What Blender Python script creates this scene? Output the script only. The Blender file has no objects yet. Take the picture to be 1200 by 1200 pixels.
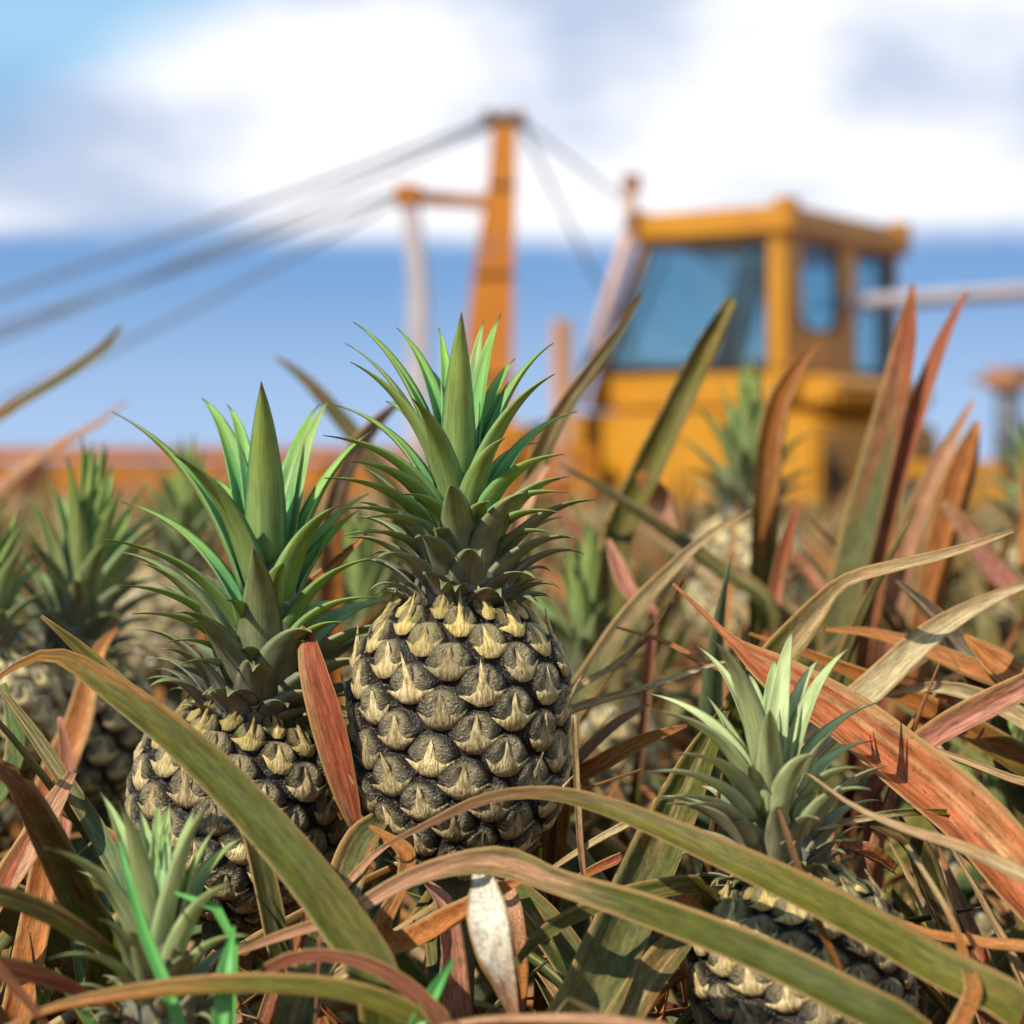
import bpy, bmesh, math, random
import numpy as np
from mathutils import Vector, Matrix, Quaternion

# ------------------------------------------------------------------ camera, sky, sun, exposure
R = math.radians
scene = bpy.context.scene
col = scene.collection
F_PX = 2453.0                      # focal length in photograph pixels (1200 wide)
CAM_Z = 0.78
HORIZON = 540.0
PITCH = math.atan((600.0 - HORIZON) / F_PX)
cam_d = bpy.data.cameras.new('camera')
cam = bpy.data.objects.new('camera', cam_d)
col.objects.link(cam)
cam.location = (0, 0, CAM_Z)
cam.rotation_euler = (math.pi / 2 - PITCH, 0, 0)
cam_d.sensor_width = 36.0
cam_d.lens = F_PX / 1200.0 * 36.0
cam_d.clip_start = 0.05
cam_d.clip_end = 6000.0
cam_d.dof.use_dof = True
cam_d.dof.focus_distance = 1.262
cam_d.dof.aperture_fstop = 5.3
cam_d.dof.aperture_blades = 0
scene.camera = cam

SUN_TO = Vector((-0.53, -0.52, 0.67)).normalized()

world = bpy.data.worlds.new('World')
scene.world = world
world.use_nodes = True
wt = world.node_tree
wt.nodes.clear()


class NT:
    """short helper for node trees"""
    def __init__(self, tree):
        self.t = tree

    def n(self, typ, **kw):
        nd = self.t.nodes.new(typ)
        for k, v in kw.items():
            setattr(nd, k, v)
        return nd

    def link(self, a, b):
        self.t.links.new(a, b)

    def put(self, sock, v):
        if isinstance(v, bpy.types.NodeSocket):
            self.link(v, sock)
        elif v is not None:
            sock.default_value = v

    def math(self, op, a, b=None, c=None, clamp=False):
        nd = self.n('ShaderNodeMath', operation=op, use_clamp=clamp)
        self.put(nd.inputs[0], a)
        self.put(nd.inputs[1], b)
        self.put(nd.inputs[2], c)
        return nd.outputs[0]

    def smooth(self, x, lo, hi, a=0.0, b=1.0):
        nd = self.n('ShaderNodeMapRange', interpolation_type='SMOOTHSTEP')
        self.put(nd.inputs[0], x)
        self.put(nd.inputs[1], lo)
        self.put(nd.inputs[2], hi)
        self.put(nd.inputs[3], a)
        self.put(nd.inputs[4], b)
        return nd.outputs[0]

    def mix(self, f, a, b, blend='MIX'):
        nd = self.n('ShaderNodeMix', data_type='RGBA', blend_type=blend)
        self.put(nd.inputs[0], f)
        self.put(nd.inputs[6], a if isinstance(a, bpy.types.NodeSocket) else (*a, 1.0)[:4])
        self.put(nd.inputs[7], b if isinstance(b, bpy.types.NodeSocket) else (*b, 1.0)[:4])
        return nd.outputs[2]

    def comb(self, x, y, z):
        nd = self.n('ShaderNodeCombineXYZ')
        self.put(nd.inputs[0], x)
        self.put(nd.inputs[1], y)
        self.put(nd.inputs[2], z)
        return nd.outputs[0]

    def noise(self, vec, scale=1.0, detail=3.0, rough=0.5, dist=0.0):
        nd = self.n('ShaderNodeTexNoise')
        if vec is not None:
            self.link(vec, nd.inputs['Vector'])
        nd.inputs['Scale'].default_value = scale
        nd.inputs['Detail'].default_value = detail
        nd.inputs['Roughness'].default_value = rough
        nd.inputs['Distortion'].default_value = dist
        return nd.outputs[0]

    def oattr(self, name):
        nd = self.n('ShaderNodeAttribute', attribute_type='OBJECT', attribute_name=name)
        return nd

    def gattr(self, name):
        return self.n('ShaderNodeAttribute', attribute_type='GEOMETRY', attribute_name=name)


# sky: Nishita daylight with a broken bank of cumulus that starts a few degrees above the horizon
W = NT(wt)
sky = W.n('ShaderNodeTexSky', sky_type='NISHITA')
sky.sun_disc = False
sky.sun_elevation = math.asin(SUN_TO.z)
sky.sun_rotation = math.atan2(SUN_TO.x, SUN_TO.y)
sky.altitude = 300
sky.air_density = 1.0
sky.dust_density = 0.25
sky.ozone_density = 3.0
tc = W.n('ShaderNodeTexCoord')
CLOUD_SEED = (3.54, 4.41, 0.27)
sep = W.n('ShaderNodeSeparateXYZ')
W.link(tc.outputs['Generated'], sep.inputs[0])
dx, dy, dz = sep.outputs
mp = W.n('ShaderNodeMapping')
mp.inputs['Scale'].default_value = (1.0, 1.0, 2.0)
mp.inputs['Location'].default_value = CLOUD_SEED
W.link(tc.outputs['Generated'], mp.inputs[0])
n_big = W.noise(mp.outputs[0], 5.0, 2.0, 0.4, 0.15)
n_mid = W.noise(mp.outputs[0], 13.0, 3.0, 0.5)
elev = W.math('ADD', dz, W.math('MULTIPLY', W.math('SUBTRACT', n_mid, 0.5), 0.012))
deck = W.smooth(elev, 0.096, 0.116)                     # level base of the cloud bank
# open sky beyond the bank, over to the upper left
gap_d = W.math('ADD', W.math('MULTIPLY', dx, -0.52), W.math('MULTIPLY', dz, 0.86))
gap = W.smooth(W.math('ADD', gap_d, W.math('MULTIPLY', W.math('SUBTRACT', n_mid, 0.5), 0.04)), 0.228, 0.275, 1.0, 0.10)
cover = W.math('MULTIPLY', deck, gap)
shade = W.math('ADD', W.math('MULTIPLY', n_big, 0.72), W.math('MULTIPLY', n_mid, 0.28))
shade = W.smooth(shade, 0.36, 0.57)
cloud_col = W.mix(shade, (4.7, 5.6, 7.4), (9.6, 9.6, 10.0))
low_blue = W.mix(W.smooth(dz, 0.0, 0.11), (3.7, 5.1, 7.8), (1.35, 2.8, 5.8))   # clear air under the bank
high = W.mix(0.6, sky.outputs[0], (3.0, 6.6, 9.6))                              # clearer, brighter air above it
sky_t = W.mix(W.smooth(dz, 0.12, 0.20, 0.85, 0.0), high, low_blue)
sky_c = W.mix(cover, sky_t, cloud_col)
bg = W.n('ShaderNodeBackground')
W.link(sky_c, bg.inputs[0])
bg.inputs[1].default_value = 0.10
wo = W.n('ShaderNodeOutputWorld')
W.link(bg.outputs[0], wo.inputs[0])

sun_d = bpy.data.lights.new('sun', 'SUN')
sun_d.energy = 5.0
sun_d.angle = R(0.6)
sun_d.color = (1.0, 0.94, 0.84)
sun = bpy.data.objects.new('sun', sun_d)
col.objects.link(sun)
sun.rotation_euler = (-SUN_TO).to_track_quat('-Z', 'Y').to_euler()
sun.location = SUN_TO * 30

scene.view_settings.view_transform = 'Standard'
scene.view_settings.look = 'None'
scene.view_settings.gamma = 1.0
scene.view_settings.use_curve_mapping = False
scene.view_settings.exposure = 0.18
scene.render.engine = 'CYCLES'
scene.cycles.use_denoising = True
scene.cycles.max_bounces = 6
scene.cycles.diffuse_bounces = 3
scene.cycles.glossy_bounces = 2
scene.cycles.transmission_bounces = 4
scene.cycles.transparent_max_bounces = 8
scene.cycles.caustics_reflective = False
scene.cycles.caustics_refractive = False

# ------------------------------------------------------------------ helpers
FWD = Vector((0, math.cos(PITCH), -math.sin(PITCH)))
UP = Vector((0, math.sin(PITCH), math.cos(PITCH)))
RIGHT = Vector((1, 0, 0))
CAM = Vector((0, 0, CAM_Z))


def at(px, py, d):
    return CAM + FWD * d + RIGHT * ((px - 600.0) / F_PX * d) + UP * ((600.0 - py) / F_PX * d)


def project(p):
    v = p - CAM
    d = v.dot(FWD)
    if d < 0.01:
        return None
    return 600 + v.dot(RIGHT) / d * F_PX, 600 - v.dot(UP) / d * F_PX, d


def thing(name, label, cat, loc=(0, 0, 0), group=None, rot=None):
    o = bpy.data.objects.new(name, None)
    o.empty_display_size = 0.05
    col.objects.link(o)
    o.location = loc
    if rot is not None:
        o.rotation_euler = rot
    o['label'] = label
    o['category'] = cat
    if group:
        o['group'] = group
    return o


def part(name, mesh, parent, mat=None):
    o = bpy.data.objects.new(name, mesh)
    col.objects.link(o)
    if mat and not mesh.materials:
        mesh.materials.append(mat)
    o.parent = parent
    return o


def new_mat(name):
    m = bpy.data.materials.new(name)
    m.use_nodes = True
    m.node_tree.nodes.clear()
    return m, NT(m.node_tree)


def finish(m, N, color, rough=0.5, spec=0.4, bump=None, bump_d=0.001, bump_s=0.4, transl=0.0, tcol=None, metallic=0.0, sheen=0.0):
    p = N.n('ShaderNodeBsdfPrincipled')
    N.put(p.inputs['Base Color'], color if isinstance(color, bpy.types.NodeSocket) else (*color, 1.0))
    N.put(p.inputs['Roughness'], rough)
    N.put(p.inputs['Specular IOR Level'], spec)
    N.put(p.inputs['Metallic'], metallic)
    out = N.n('ShaderNodeOutputMaterial')
    b = None
    if bump is not None:
        b = N.n('ShaderNodeBump')
        b.inputs['Strength'].default_value = bump_s
        b.inputs['Distance'].default_value = bump_d
        N.link(bump, b.inputs['Height'])
        N.link(b.outputs[0], p.inputs['Normal'])
    if transl > 0:
        t = N.n('ShaderNodeBsdfTranslucent')
        N.put(t.inputs[0], tcol if tcol is not None else color)
        mx = N.n('ShaderNodeMixShader')
        mx.inputs[0].default_value = transl
        N.link(p.outputs[0], mx.inputs[1])
        N.link(t.outputs[0], mx.inputs[2])
        N.link(mx.outputs[0], out.inputs[0])
    else:
        N.link(p.outputs[0], out.inputs[0])
    return m


# ------------------------------------------------------------------ materials
def mat_leaf():
    m, N = new_mat('pineapple_leaf')
    uv = N.n('ShaderNodeUVMap', uv_map='UVMap')
    s = N.n('ShaderNodeSeparateXYZ')
    N.link(uv.outputs[0], s.inputs[0])
    u, v = s.outputs[0], s.outputs[1]
    ca = N.oattr('col_a').outputs['Color']
    cb = N.oattr('col_b').outputs['Color']
    at_ = N.oattr('mix_at').outputs['Fac']
    seed = N.oattr('seed').outputs['Fac']
    ed = N.oattr('edge').outputs['Fac']
    und = N.gattr('under').outputs['Fac']
    n1 = N.noise(N.comb(N.math('MULTIPLY', u, 3.0), N.math('MULTIPLY', v, 6.0), seed), 1.0, 4.0)
    f = N.smooth(N.math('ADD', v, N.math('MULTIPLY', N.math('SUBTRACT', n1, 0.5), 0.55)),
                 N.math('SUBTRACT', at_, 0.13), N.math('ADD', at_, 0.13))
    c = N.mix(f, ca, cb)
    # broad stains in other dry tones
    n2 = N.noise(N.comb(N.math('MULTIPLY', u, 2.2), N.math('MULTIPLY', v, 9.0), N.math('ADD', seed, 13.7)), 1.0, 3.0)
    c = N.mix(N.math('MULTIPLY', N.smooth(n2, 0.50, 0.72), N.math('ADD', 0.12, N.math('MULTIPLY', f, 0.5))), c, (0.36, 0.14, 0.045))
    n2b = N.noise(N.comb(N.math('MULTIPLY', u, 4.0), N.math('MULTIPLY', v, 12.0), N.math('ADD', seed, 31.1)), 1.0, 3.0)
    c = N.mix(N.math('MULTIPLY', N.smooth(n2b, 0.55, 0.75), N.math('ADD', 0.04, N.math('MULTIPLY', f, 0.40))), c, (0.40, 0.31, 0.16))
    # lengthwise zones that dried at different times
    n3 = N.noise(N.comb(N.math('MULTIPLY', u, 5.0), N.math('MULTIPLY', v, 2.2), N.math('ADD', seed, 50.3)), 1.0, 3.0, 0.55)
    zf = N.math('ADD', 0.10, N.math('MULTIPLY', f, 0.75))
    c = N.mix(N.math('MULTIPLY', N.smooth(n3, 0.46, 0.30), zf), c, (0.20, 0.055, 0.022))
    c = N.mix(N.math('MULTIPLY', N.smooth(n3, 0.54, 0.70), N.math('MULTIPLY', zf, 0.8)), c, (0.62, 0.40, 0.18))
    # long parallel veins
    st = N.noise(N.comb(N.math('MULTIPLY', u, 46.0), N.math('MULTIPLY', v, 7.0), seed), 1.0, 4.0, 0.6)
    k = N.smooth(st, 0.25, 0.75, 0.78, 1.22)
    c = N.mix(1.0, c, N.comb(k, k, k), 'MULTIPLY')
    n4 = N.noise(N.comb(N.math('MULTIPLY', u, 9.0), N.math('MULTIPLY', v, 38.0), N.math('ADD', seed, 77.0)), 1.0, 5.0, 0.65)
    k4 = N.smooth(n4, 0.30, 0.70, 0.62, 1.30)
    c = N.mix(1.0, c, N.comb(k4, k4, k4), 'MULTIPLY')
    # dry margin, then a painted rim highlight
    e = N.math('MULTIPLY', N.math('ABSOLUTE', N.math('SUBTRACT', u, 0.5)), 2.0)
    e = N.math('ADD', e, N.math('MULTIPLY', N.math('SUBTRACT', n1, 0.5), 0.25))
    em = N.math('MULTIPLY', N.smooth(e, 0.74, 0.97), ed)
    c = N.mix(em, c, (0.40, 0.22, 0.075))
    e2 = N.math('MULTIPLY', N.math('ABSOLUTE', N.math('SUBTRACT', u, 0.5)), 2.0)
    c = N.mix(N.math('MULTIPLY', N.smooth(e2, 0.90, 0.98), 0.8), c, (0.58, 0.36, 0.12))  # thin golden margin line, a rim highlight put into the colour
    # pale scurf of the underside
    c = N.mix(N.math('MULTIPLY', N.math('MULTIPLY', und, 0.30), N.math('SUBTRACT', 1.0, N.math('MULTIPLY', f, 0.7))), c, (0.25, 0.245, 0.15))
    # specks
    sp = N.noise(N.comb(N.math('MULTIPLY', u, 28.0), N.math('MULTIPLY', v, 160.0), seed), 1.0, 2.0)
    c = N.mix(N.math('MULTIPLY', N.smooth(sp, 0.60, 0.74), 0.65), c, (0.05, 0.03, 0.015))
    rough = N.smooth(n2, 0.3, 0.7, 0.42, 0.62)
    return finish(m, N, c, rough, 0.20, st, 0.0010, 0.45, 0.28)


def mat_crown():
    m, N = new_mat('crown_leaf')
    uv = N.n('ShaderNodeUVMap', uv_map='UVMap')
    s = N.n('ShaderNodeSeparateXYZ')
    N.link(uv.outputs[0], s.inputs[0])
    u, v = s.outputs[0], s.outputs[1]
    low = N.oattr('low').outputs['Fac']
    pale = N.oattr('pale').outputs['Fac']
    seed = N.oattr('seed').outputs['Fac']
    und = N.gattr('under').outputs['Fac']
    n1 = N.noise(N.comb(N.math('MULTIPLY', u, 3.0), N.math('MULTIPLY', v, 4.0), seed), 1.0, 4.0)
    up_c = N.mix(N.smooth(v, 0.1, 0.75), (0.115, 0.40, 0.13), (0.24, 0.43, 0.065))
    un_c = N.mix(N.smooth(v, 0.0, 0.6), (0.23, 0.32, 0.10), (0.26, 0.33, 0.065))
    c = N.mix(und, up_c, un_c)
    c = N.mix(pale, c, (0.52, 0.53, 0.25))
    lw = N.math('MULTIPLY', low, N.smooth(v, 0.95, 0.2, 0.55, 1.0))
    c = N.mix(lw, c, N.mix(n1, (0.17, 0.135, 0.105), (0.31, 0.26, 0.185)))
    st = N.noise(N.comb(N.math('MULTIPLY', u, 30.0), N.math('MULTIPLY', v, 2.5), seed), 1.0, 4.0, 0.65)
    k = N.smooth(st, 0.2, 0.8, 0.72, 1.30)
    c = N.mix(1.0, c, N.comb(k, k, k), 'MULTIPLY')
    k2 = N.smooth(n1, 0.3, 0.7, 0.82, 1.2)
    c = N.mix(1.0, c, N.comb(k2, k2, k2), 'MULTIPLY')
    e = N.math('MULTIPLY', N.math('ABSOLUTE', N.math('SUBTRACT', u, 0.5)), 2.0)
    c = N.mix(N.math('MULTIPLY', N.smooth(e, 0.86, 0.99), 0.55), c, (0.36, 0.35, 0.20))
    tip = N.smooth(N.math('ADD', v, N.math('MULTIPLY', N.math('SUBTRACT', n1, 0.5), 0.25)), 0.86, 0.99)
    c = N.mix(N.math('MULTIPLY', tip, 0.85), c, N.mix(low, (0.07, 0.045, 0.03), (0.42, 0.32, 0.17)))
    sp = N.noise(N.comb(N.math('MULTIPLY', u, 25.0), N.math('MULTIPLY', v, 60.0), seed), 1.0, 2.0)
    c = N.mix(N.math('MULTIPLY', N.smooth(sp, 0.66, 0.76), 0.4), c, (0.10, 0.07, 0.04))
    return finish(m, N, c, 0.45, 0.35, st, 0.0006, 0.4, 0.25)


def mat_fruitlet():
    m, N = new_mat('fruitlet_skin')
    tcn = N.n('ShaderNodeTexCoord')
    seed = N.n('ShaderNodeObjectInfo').outputs['Random']
    ripe = N.oattr('ripe').outputs['Fac']
    mp_ = N.n('ShaderNodeVectorMath', operation='ADD')
    N.link(tcn.outputs['Object'], mp_.inputs[0])
    N.link(N.comb(N.math('MULTIPLY', seed, 57.0), 0.0, 0.0), mp_.inputs[1])
    n = N.noise(mp_.outputs[0], 2.6, 5.0, 0.6)
    n2 = N.noise(mp_.outputs[0], 9.0, 3.0, 0.6)
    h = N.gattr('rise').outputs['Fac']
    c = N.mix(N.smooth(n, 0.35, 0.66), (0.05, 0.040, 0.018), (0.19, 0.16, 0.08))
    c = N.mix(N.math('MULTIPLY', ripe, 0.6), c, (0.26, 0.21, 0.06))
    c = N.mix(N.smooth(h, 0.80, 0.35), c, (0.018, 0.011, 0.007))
    c = N.mix(N.math('MULTIPLY', N.smooth(n2, 0.55, 0.70), 0.6), c, (0.48, 0.40, 0.27))
    sp_ = N.n('ShaderNodeSeparateXYZ')
    N.link(tcn.outputs['Object'], sp_.inputs[0])
    rr_ = N.math('ADD', N.math('POWER', sp_.outputs[0], 2.0), N.math('POWER', N.math('SUBTRACT', sp_.outputs[1], 0.15), 2.0))
    c = N.mix(N.math('MULTIPLY', N.smooth(N.math('ADD', rr_, N.math('MULTIPLY', N.math('SUBTRACT', n2, 0.5), 0.5)), 0.30, 0.08), 0.7), c, N.mix(n, (0.24, 0.18, 0.095), (0.52, 0.41, 0.23)))  # withered flower
    return finish(m, N, c, 0.40, 0.5, n2, 0.08, 0.5)


def mat_bract():
    m, N = new_mat('dry_bract')
    tcn = N.n('ShaderNodeTexCoord')
    seed = N.n('ShaderNodeObjectInfo').outputs['Random']
    ripe = N.oattr('ripe').outputs['Fac']
    sx = N.n('ShaderNodeSeparateXYZ')
    N.link(tcn.outputs['Object'], sx.inputs[0])
    vec = N.comb(N.math('ADD', N.math('MULTIPLY', sx.outputs[0], 7.0), N.math('MULTIPLY', seed, 91.0)),
                 N.math('MULTIPLY', sx.outputs[1], 1.6), sx.outputs[2])
    st = N.noise(vec, 1.4, 4.0, 0.6)
    c = N.mix(N.smooth(st, 0.33, 0.66), (0.34, 0.22, 0.09), (0.78, 0.62, 0.32))
    c = N.mix(N.math('MULTIPLY', ripe, 0.8), c, N.mix(N.smooth(st, 0.3, 0.6), (0.42, 0.27, 0.06), (0.72, 0.55, 0.17)))
    k = N.math('ADD', 0.5, N.math('MULTIPLY', seed, 0.65))
    c = N.mix(1.0, c, N.comb(k, k, k), 'MULTIPLY')
    return finish(m, N, c, 0.6, 0.25, st, 0.06, 0.4, 0.08)


def mat_plain(name, ca, cb, scale=8.0, rough=0.6, spec=0.3, bump=0.0, metallic=0.0, detail=4.0, wear=None, wear_at=(0.58, 0.68)):
    m, N = new_mat(name)
    tcn = N.n('ShaderNodeTexCoord')
    n = N.noise(tcn.outputs['Object'], scale, detail, 0.55)
    c = N.mix(N.smooth(n, 0.3, 0.7), ca, cb)
    if wear:
        n3 = N.noise(tcn.outputs['Object'], scale * 1.7, 6.0, 0.65)
        c = N.mix(N.smooth(n3, *wear_at), c, wear)
    return finish(m, N, c, rough, spec, n if bump else None, bump or 0.001, 0.6, metallic=metallic)


def mat_grass():
    m, N = new_mat('grass_blade')
    uv = N.n('ShaderNodeUVMap', uv_map='UVMap')
    s = N.n('ShaderNodeSeparateXYZ')
    N.link(uv.outputs[0], s.inputs[0])
    st = N.noise(N.comb(N.math('MULTIPLY', s.outputs[0], 14.0), N.math('MULTIPLY', s.outputs[1], 2.0), 0.0), 1.0, 3.0)
    c = N.mix(N.smooth(st, 0.3, 0.7), (0.09, 0.36, 0.06), (0.19, 0.50, 0.12))
    return finish(m, N, c, 0.4, 0.4, st, 0.0008, 0.4, 0.25)


def mat_field():
    m, N = new_mat('field_leaves')
    c = N.gattr('tint').outputs['Color']
    return finish(m, N, c, 0.55, 0.3, transl=0.2)


def mat_soil():
    m, N = new_mat('red_soil')
    tcn = N.n('ShaderNodeTexCoord')
    n = N.noise(tcn.outputs['Object'], 3.0, 8.0, 0.65)
    n2 = N.noise(tcn.outputs['Object'], 40.0, 5.0, 0.6)
    c = N.mix(N.smooth(n, 0.35, 0.65), (0.12, 0.045, 0.022), (0.24, 0.10, 0.05))
    c = N.mix(N.math('MULTIPLY', N.smooth(n2, 0.55, 0.7), 0.5), c, (0.30, 0.15, 0.08))
    return finish(m, N, c, 0.9, 0.1, n2, 0.02, 0.8)


def mat_glass():
    m, N = new_mat('tinted_cab_glass')
    t = N.n('ShaderNodeBsdfTransparent')
    t.inputs[0].default_value = (0.80, 0.93, 0.94, 1)
    g = N.n('ShaderNodeBsdfGlossy')
    g.inputs[0].default_value = (0.9, 0.95, 1.0, 1)
    g.inputs[1].default_value = 0.06
    tcn = N.n('ShaderNodeTexCoord')
    n = N.noise(tcn.outputs['Object'], 3.0, 3.0)
    d = N.n('ShaderNodeBsdfDiffuse')
    d.inputs[0].default_value = (0.22, 0.30, 0.30, 1)
    a = N.n('ShaderNodeMixShader')
    N.put(a.inputs[0], N.smooth(n, 0.3, 0.7, 0.04, 0.10))
    N.link(t.outputs[0], a.inputs[1])
    N.link(d.outputs[0], a.inputs[2])
    b = N.n('ShaderNodeMixShader')
    fr = N.n('ShaderNodeLayerWeight')
    N.put(b.inputs[0], N.math('ADD', N.math('MULTIPLY', N.math('POWER', fr.outputs['Facing'], 4.0), 0.5), 0.05))
    N.link(a.outputs[0], b.inputs[1])
    N.link(g.outputs[0], b.inputs[2])
    out = N.n('ShaderNodeOutputMaterial')
    N.link(b.outputs[0], out.inputs[0])
    return m


M = dict(
    leaf=mat_leaf(), crown=mat_crown(), fruitlet=mat_fruitlet(), bract=mat_bract(), grass=mat_grass(),
    field=mat_field(), soil=mat_soil(), glass=mat_glass(),
    core=mat_plain('fruit_groove', (0.02, 0.012, 0.008), (0.05, 0.03, 0.018), 60, 0.8, 0.15),
    stem=mat_plain('plant_stem', (0.10, 0.11, 0.06), (0.22, 0.20, 0.11), 40, 0.7, 0.2, 0.002),
    cstem=mat_plain('crown_stem', (0.12, 0.11, 0.08), (0.20, 0.19, 0.13), 60, 0.7, 0.2),
    yellow=mat_plain('yellow_machine_paint', (0.46, 0.185, 0.006), (0.54, 0.235, 0.009), 2.5, 0.45, 0.4, wear=(0.30, 0.11, 0.03)),
    orange=mat_plain('orange_mast_paint', (0.44, 0.135, 0.005), (0.50, 0.17, 0.008), 2.0, 0.5, 0.35, wear=(0.36, 0.14, 0.05), wear_at=(0.52, 0.66)),
    rust=mat_plain('rusty_steel', (0.26, 0.10, 0.045), (0.40, 0.20, 0.10), 5.0, 0.75, 0.2),
    steel=mat_plain('weathered_steel', (0.36, 0.32, 0.32), (0.48, 0.40, 0.38), 4.0, 0.6, 0.4, wear=(0.40, 0.24, 0.16)),
    pinkpipe=mat_plain('primed_pipe', (0.50, 0.27, 0.16), (0.62, 0.36, 0.22), 4.0, 0.6, 0.3),
    dark=mat_plain('black_rubber', (0.015, 0.015, 0.016), (0.03, 0.03, 0.03), 6.0, 0.7, 0.3),
    cable=mat_plain('steel_cable', (0.10, 0.11, 0.13), (0.16, 0.17, 0.19), 9.0, 0.6, 0.4),
    seatm=mat_plain('seat_vinyl', (0.03, 0.028, 0.026), (0.06, 0.055, 0.05), 6.0, 0.6, 0.3),
)

# ------------------------------------------------------------------ ribbon leaves
ACROSS = np.array([-1.0, -0.72, -0.36, 0.0, 0.36, 0.72, 1.0])


def catmull(P, n):
    """smooth curve through the points P (k x m), returns n samples, even along length"""
    P = np.asarray(P, float)
    if len(P) == 2:
        t = np.linspace(0, 1, n)[:, None]
        return P[0] * (1 - t) + P[1] * t
    Q = np.vstack([2 * P[0] - P[1], P, 2 * P[-1] - P[-2]])
    out = []
    for i in range(1, len(Q) - 2):
        p0, p1, p2, p3 = Q[i - 1:i + 3]
        d1 = max(np.linalg.norm((p2 - p1)[:3]), 1e-6)
        m1 = (p2 - p0) / (np.linalg.norm((p1 - p0)[:3]) + d1) * d1
        m2 = (p3 - p1) / (np.linalg.norm((p3 - p2)[:3]) + d1) * d1
        t = np.linspace(0, 1, 24, endpoint=False)[:, None]
        out.append((2 * t**3 - 3 * t**2 + 1) * p1 + (t**3 - 2 * t**2 + t) * m1 + (-2 * t**3 + 3 * t**2) * p2 + (t**3 - t**2) * m2)
    out.append(Q[-2:-1])
    C = np.vstack(out)
    seg = np.linalg.norm(np.diff(C[:, :3], axis=0), axis=1)
    s = np.concatenate([[0], np.cumsum(seg)])
    tt = np.linspace(0, s[-1], n)
    return np.stack([np.interp(tt, s, C[:, k]) for k in range(C.shape[1])], 1)


def ribbon(name, pts, wid, hint, chan=0.22, thick=0.0016, twist=0.0, crinkle=0.0, seed=0, mat=None, fold=0.0):
    """closed leaf blade with a gutter section. pts root->tip (n x 3), wid full widths, hint = upper-side direction"""
    pts = np.asarray(pts, float)
    n = len(pts)
    wid = np.asarray(wid, float)
    hint = np.asarray(hint, float)
    if hint.ndim == 1:
        hint = np.repeat(hint[None, :], n, 0)
    T = np.gradient(pts, axis=0)
    T /= np.linalg.norm(T, axis=1)[:, None] + 1e-9
    Nn = hint - (hint * T).sum(1)[:, None] * T
    Nn /= np.linalg.norm(Nn, axis=1)[:, None] + 1e-9
    B = np.cross(T, Nn)
    if twist:
        a = np.linspace(0, 1, n) ** 1.5 * twist
        ca, sa = np.cos(a)[:, None], np.sin(a)[:, None]
        B, Nn = B * ca + Nn * sa, Nn * ca - B * sa
    rg = np.random.RandomState(seed + 11)
    m = len(ACROSS)
    top = np.zeros((n, m, 3))
    bot = np.zeros((n, m, 3))
    th = thick * np.clip(wid / (wid.max() + 1e-9), 0.25, 1)
    ph = rg.uniform(0, 6.28, 4)
    v = np.linspace(0, 1, n)
    for j, s in enumerate(ACROSS):
        edge = 1.0 + crinkle * 0.5 * np.sin(v * 37 + ph[0] + (0 if s < 0 else 2)) * abs(s)
        lift = chan * (s * s - 0.35) + fold * (abs(s) - 0.5)
        cr = crinkle * (np.sin(v * 23 + ph[1] + 3 * s) + 0.6 * np.sin(v * 51 + ph[2] - 4 * s)) * 0.5
        c = pts + B * (s * wid / 2 * edge)[:, None] + Nn * (wid * (lift + cr))[:, None]
        top[:, j] = c
        bot[:, j] = c - Nn * (th * (1.0 - 0.8 * s * s))[:, None]
    ring = np.concatenate([top, bot[:, -2:0:-1]], axis=1)          # top left->right, bottom right->left
    k = ring.shape[1]
    V = ring.reshape(-1, 3)
    faces = []
    for i in range(n - 1):
        a, b = i * k, (i + 1) * k
        for j in range(k):
            j2 = (j + 1) % k
            faces.append((a + j, a + j2, b + j2, b + j))
    faces.append(tuple(range(k - 1, -1, -1)))
    faces.append(tuple((n - 1) * k + j for j in range(k)))
    me = bpy.data.meshes.new(name)
    me.from_pydata(V.tolist(), [], faces)
    us = np.concatenate([(ACROSS + 1) / 2, ((ACROSS + 1) / 2)[-2:0:-1]])
    un = np.concatenate([np.zeros(m), np.ones(k - m)])
    vu = np.tile(us, n)
    vv = np.repeat(v, k)
    uvl = me.uv_layers.new(name='UVMap')
    li = np.zeros(len(me.loops), dtype=np.int32)
    me.loops.foreach_get('vertex_index', li)
    uvl.data.foreach_set('uv', np.stack([vu[li], vv[li]], 1).astype(np.float32).ravel())
    at_ = me.attributes.new('under', 'FLOAT', 'POINT')
    at_.data.foreach_set('value', np.tile(un, n).astype(np.float32))
    me.polygons.foreach_set('use_smooth', np.ones(len(me.polygons), dtype=bool))
    me.update()
    if mat:
        me.materials.append(mat)
    return me


# leaf colours (real albedo)
C = dict(
    olive=(0.088, 0.096, 0.009), olive2=(0.15, 0.138, 0.016), olivegrey=(0.15, 0.15, 0.050), olivedark=(0.045, 0.048, 0.008),
    green=(0.085, 0.165, 0.035), greensilver=(0.13, 0.21, 0.085), red=(0.40, 0.105, 0.045), redbrown=(0.22, 0.06, 0.03),
    orange=(0.52, 0.19, 0.045), orangedark=(0.40, 0.14, 0.025), peach=(0.60, 0.31, 0.17), pink=(0.55, 0.23, 0.15),
    tan=(0.52, 0.36, 0.17), straw=(0.60, 0.47, 0.24), cream=(0.85, 0.76, 0.58), brown=(0.20, 0.09, 0.035), dark=(0.035, 0.022, 0.015),
)
rnd = random.Random(5)


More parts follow.
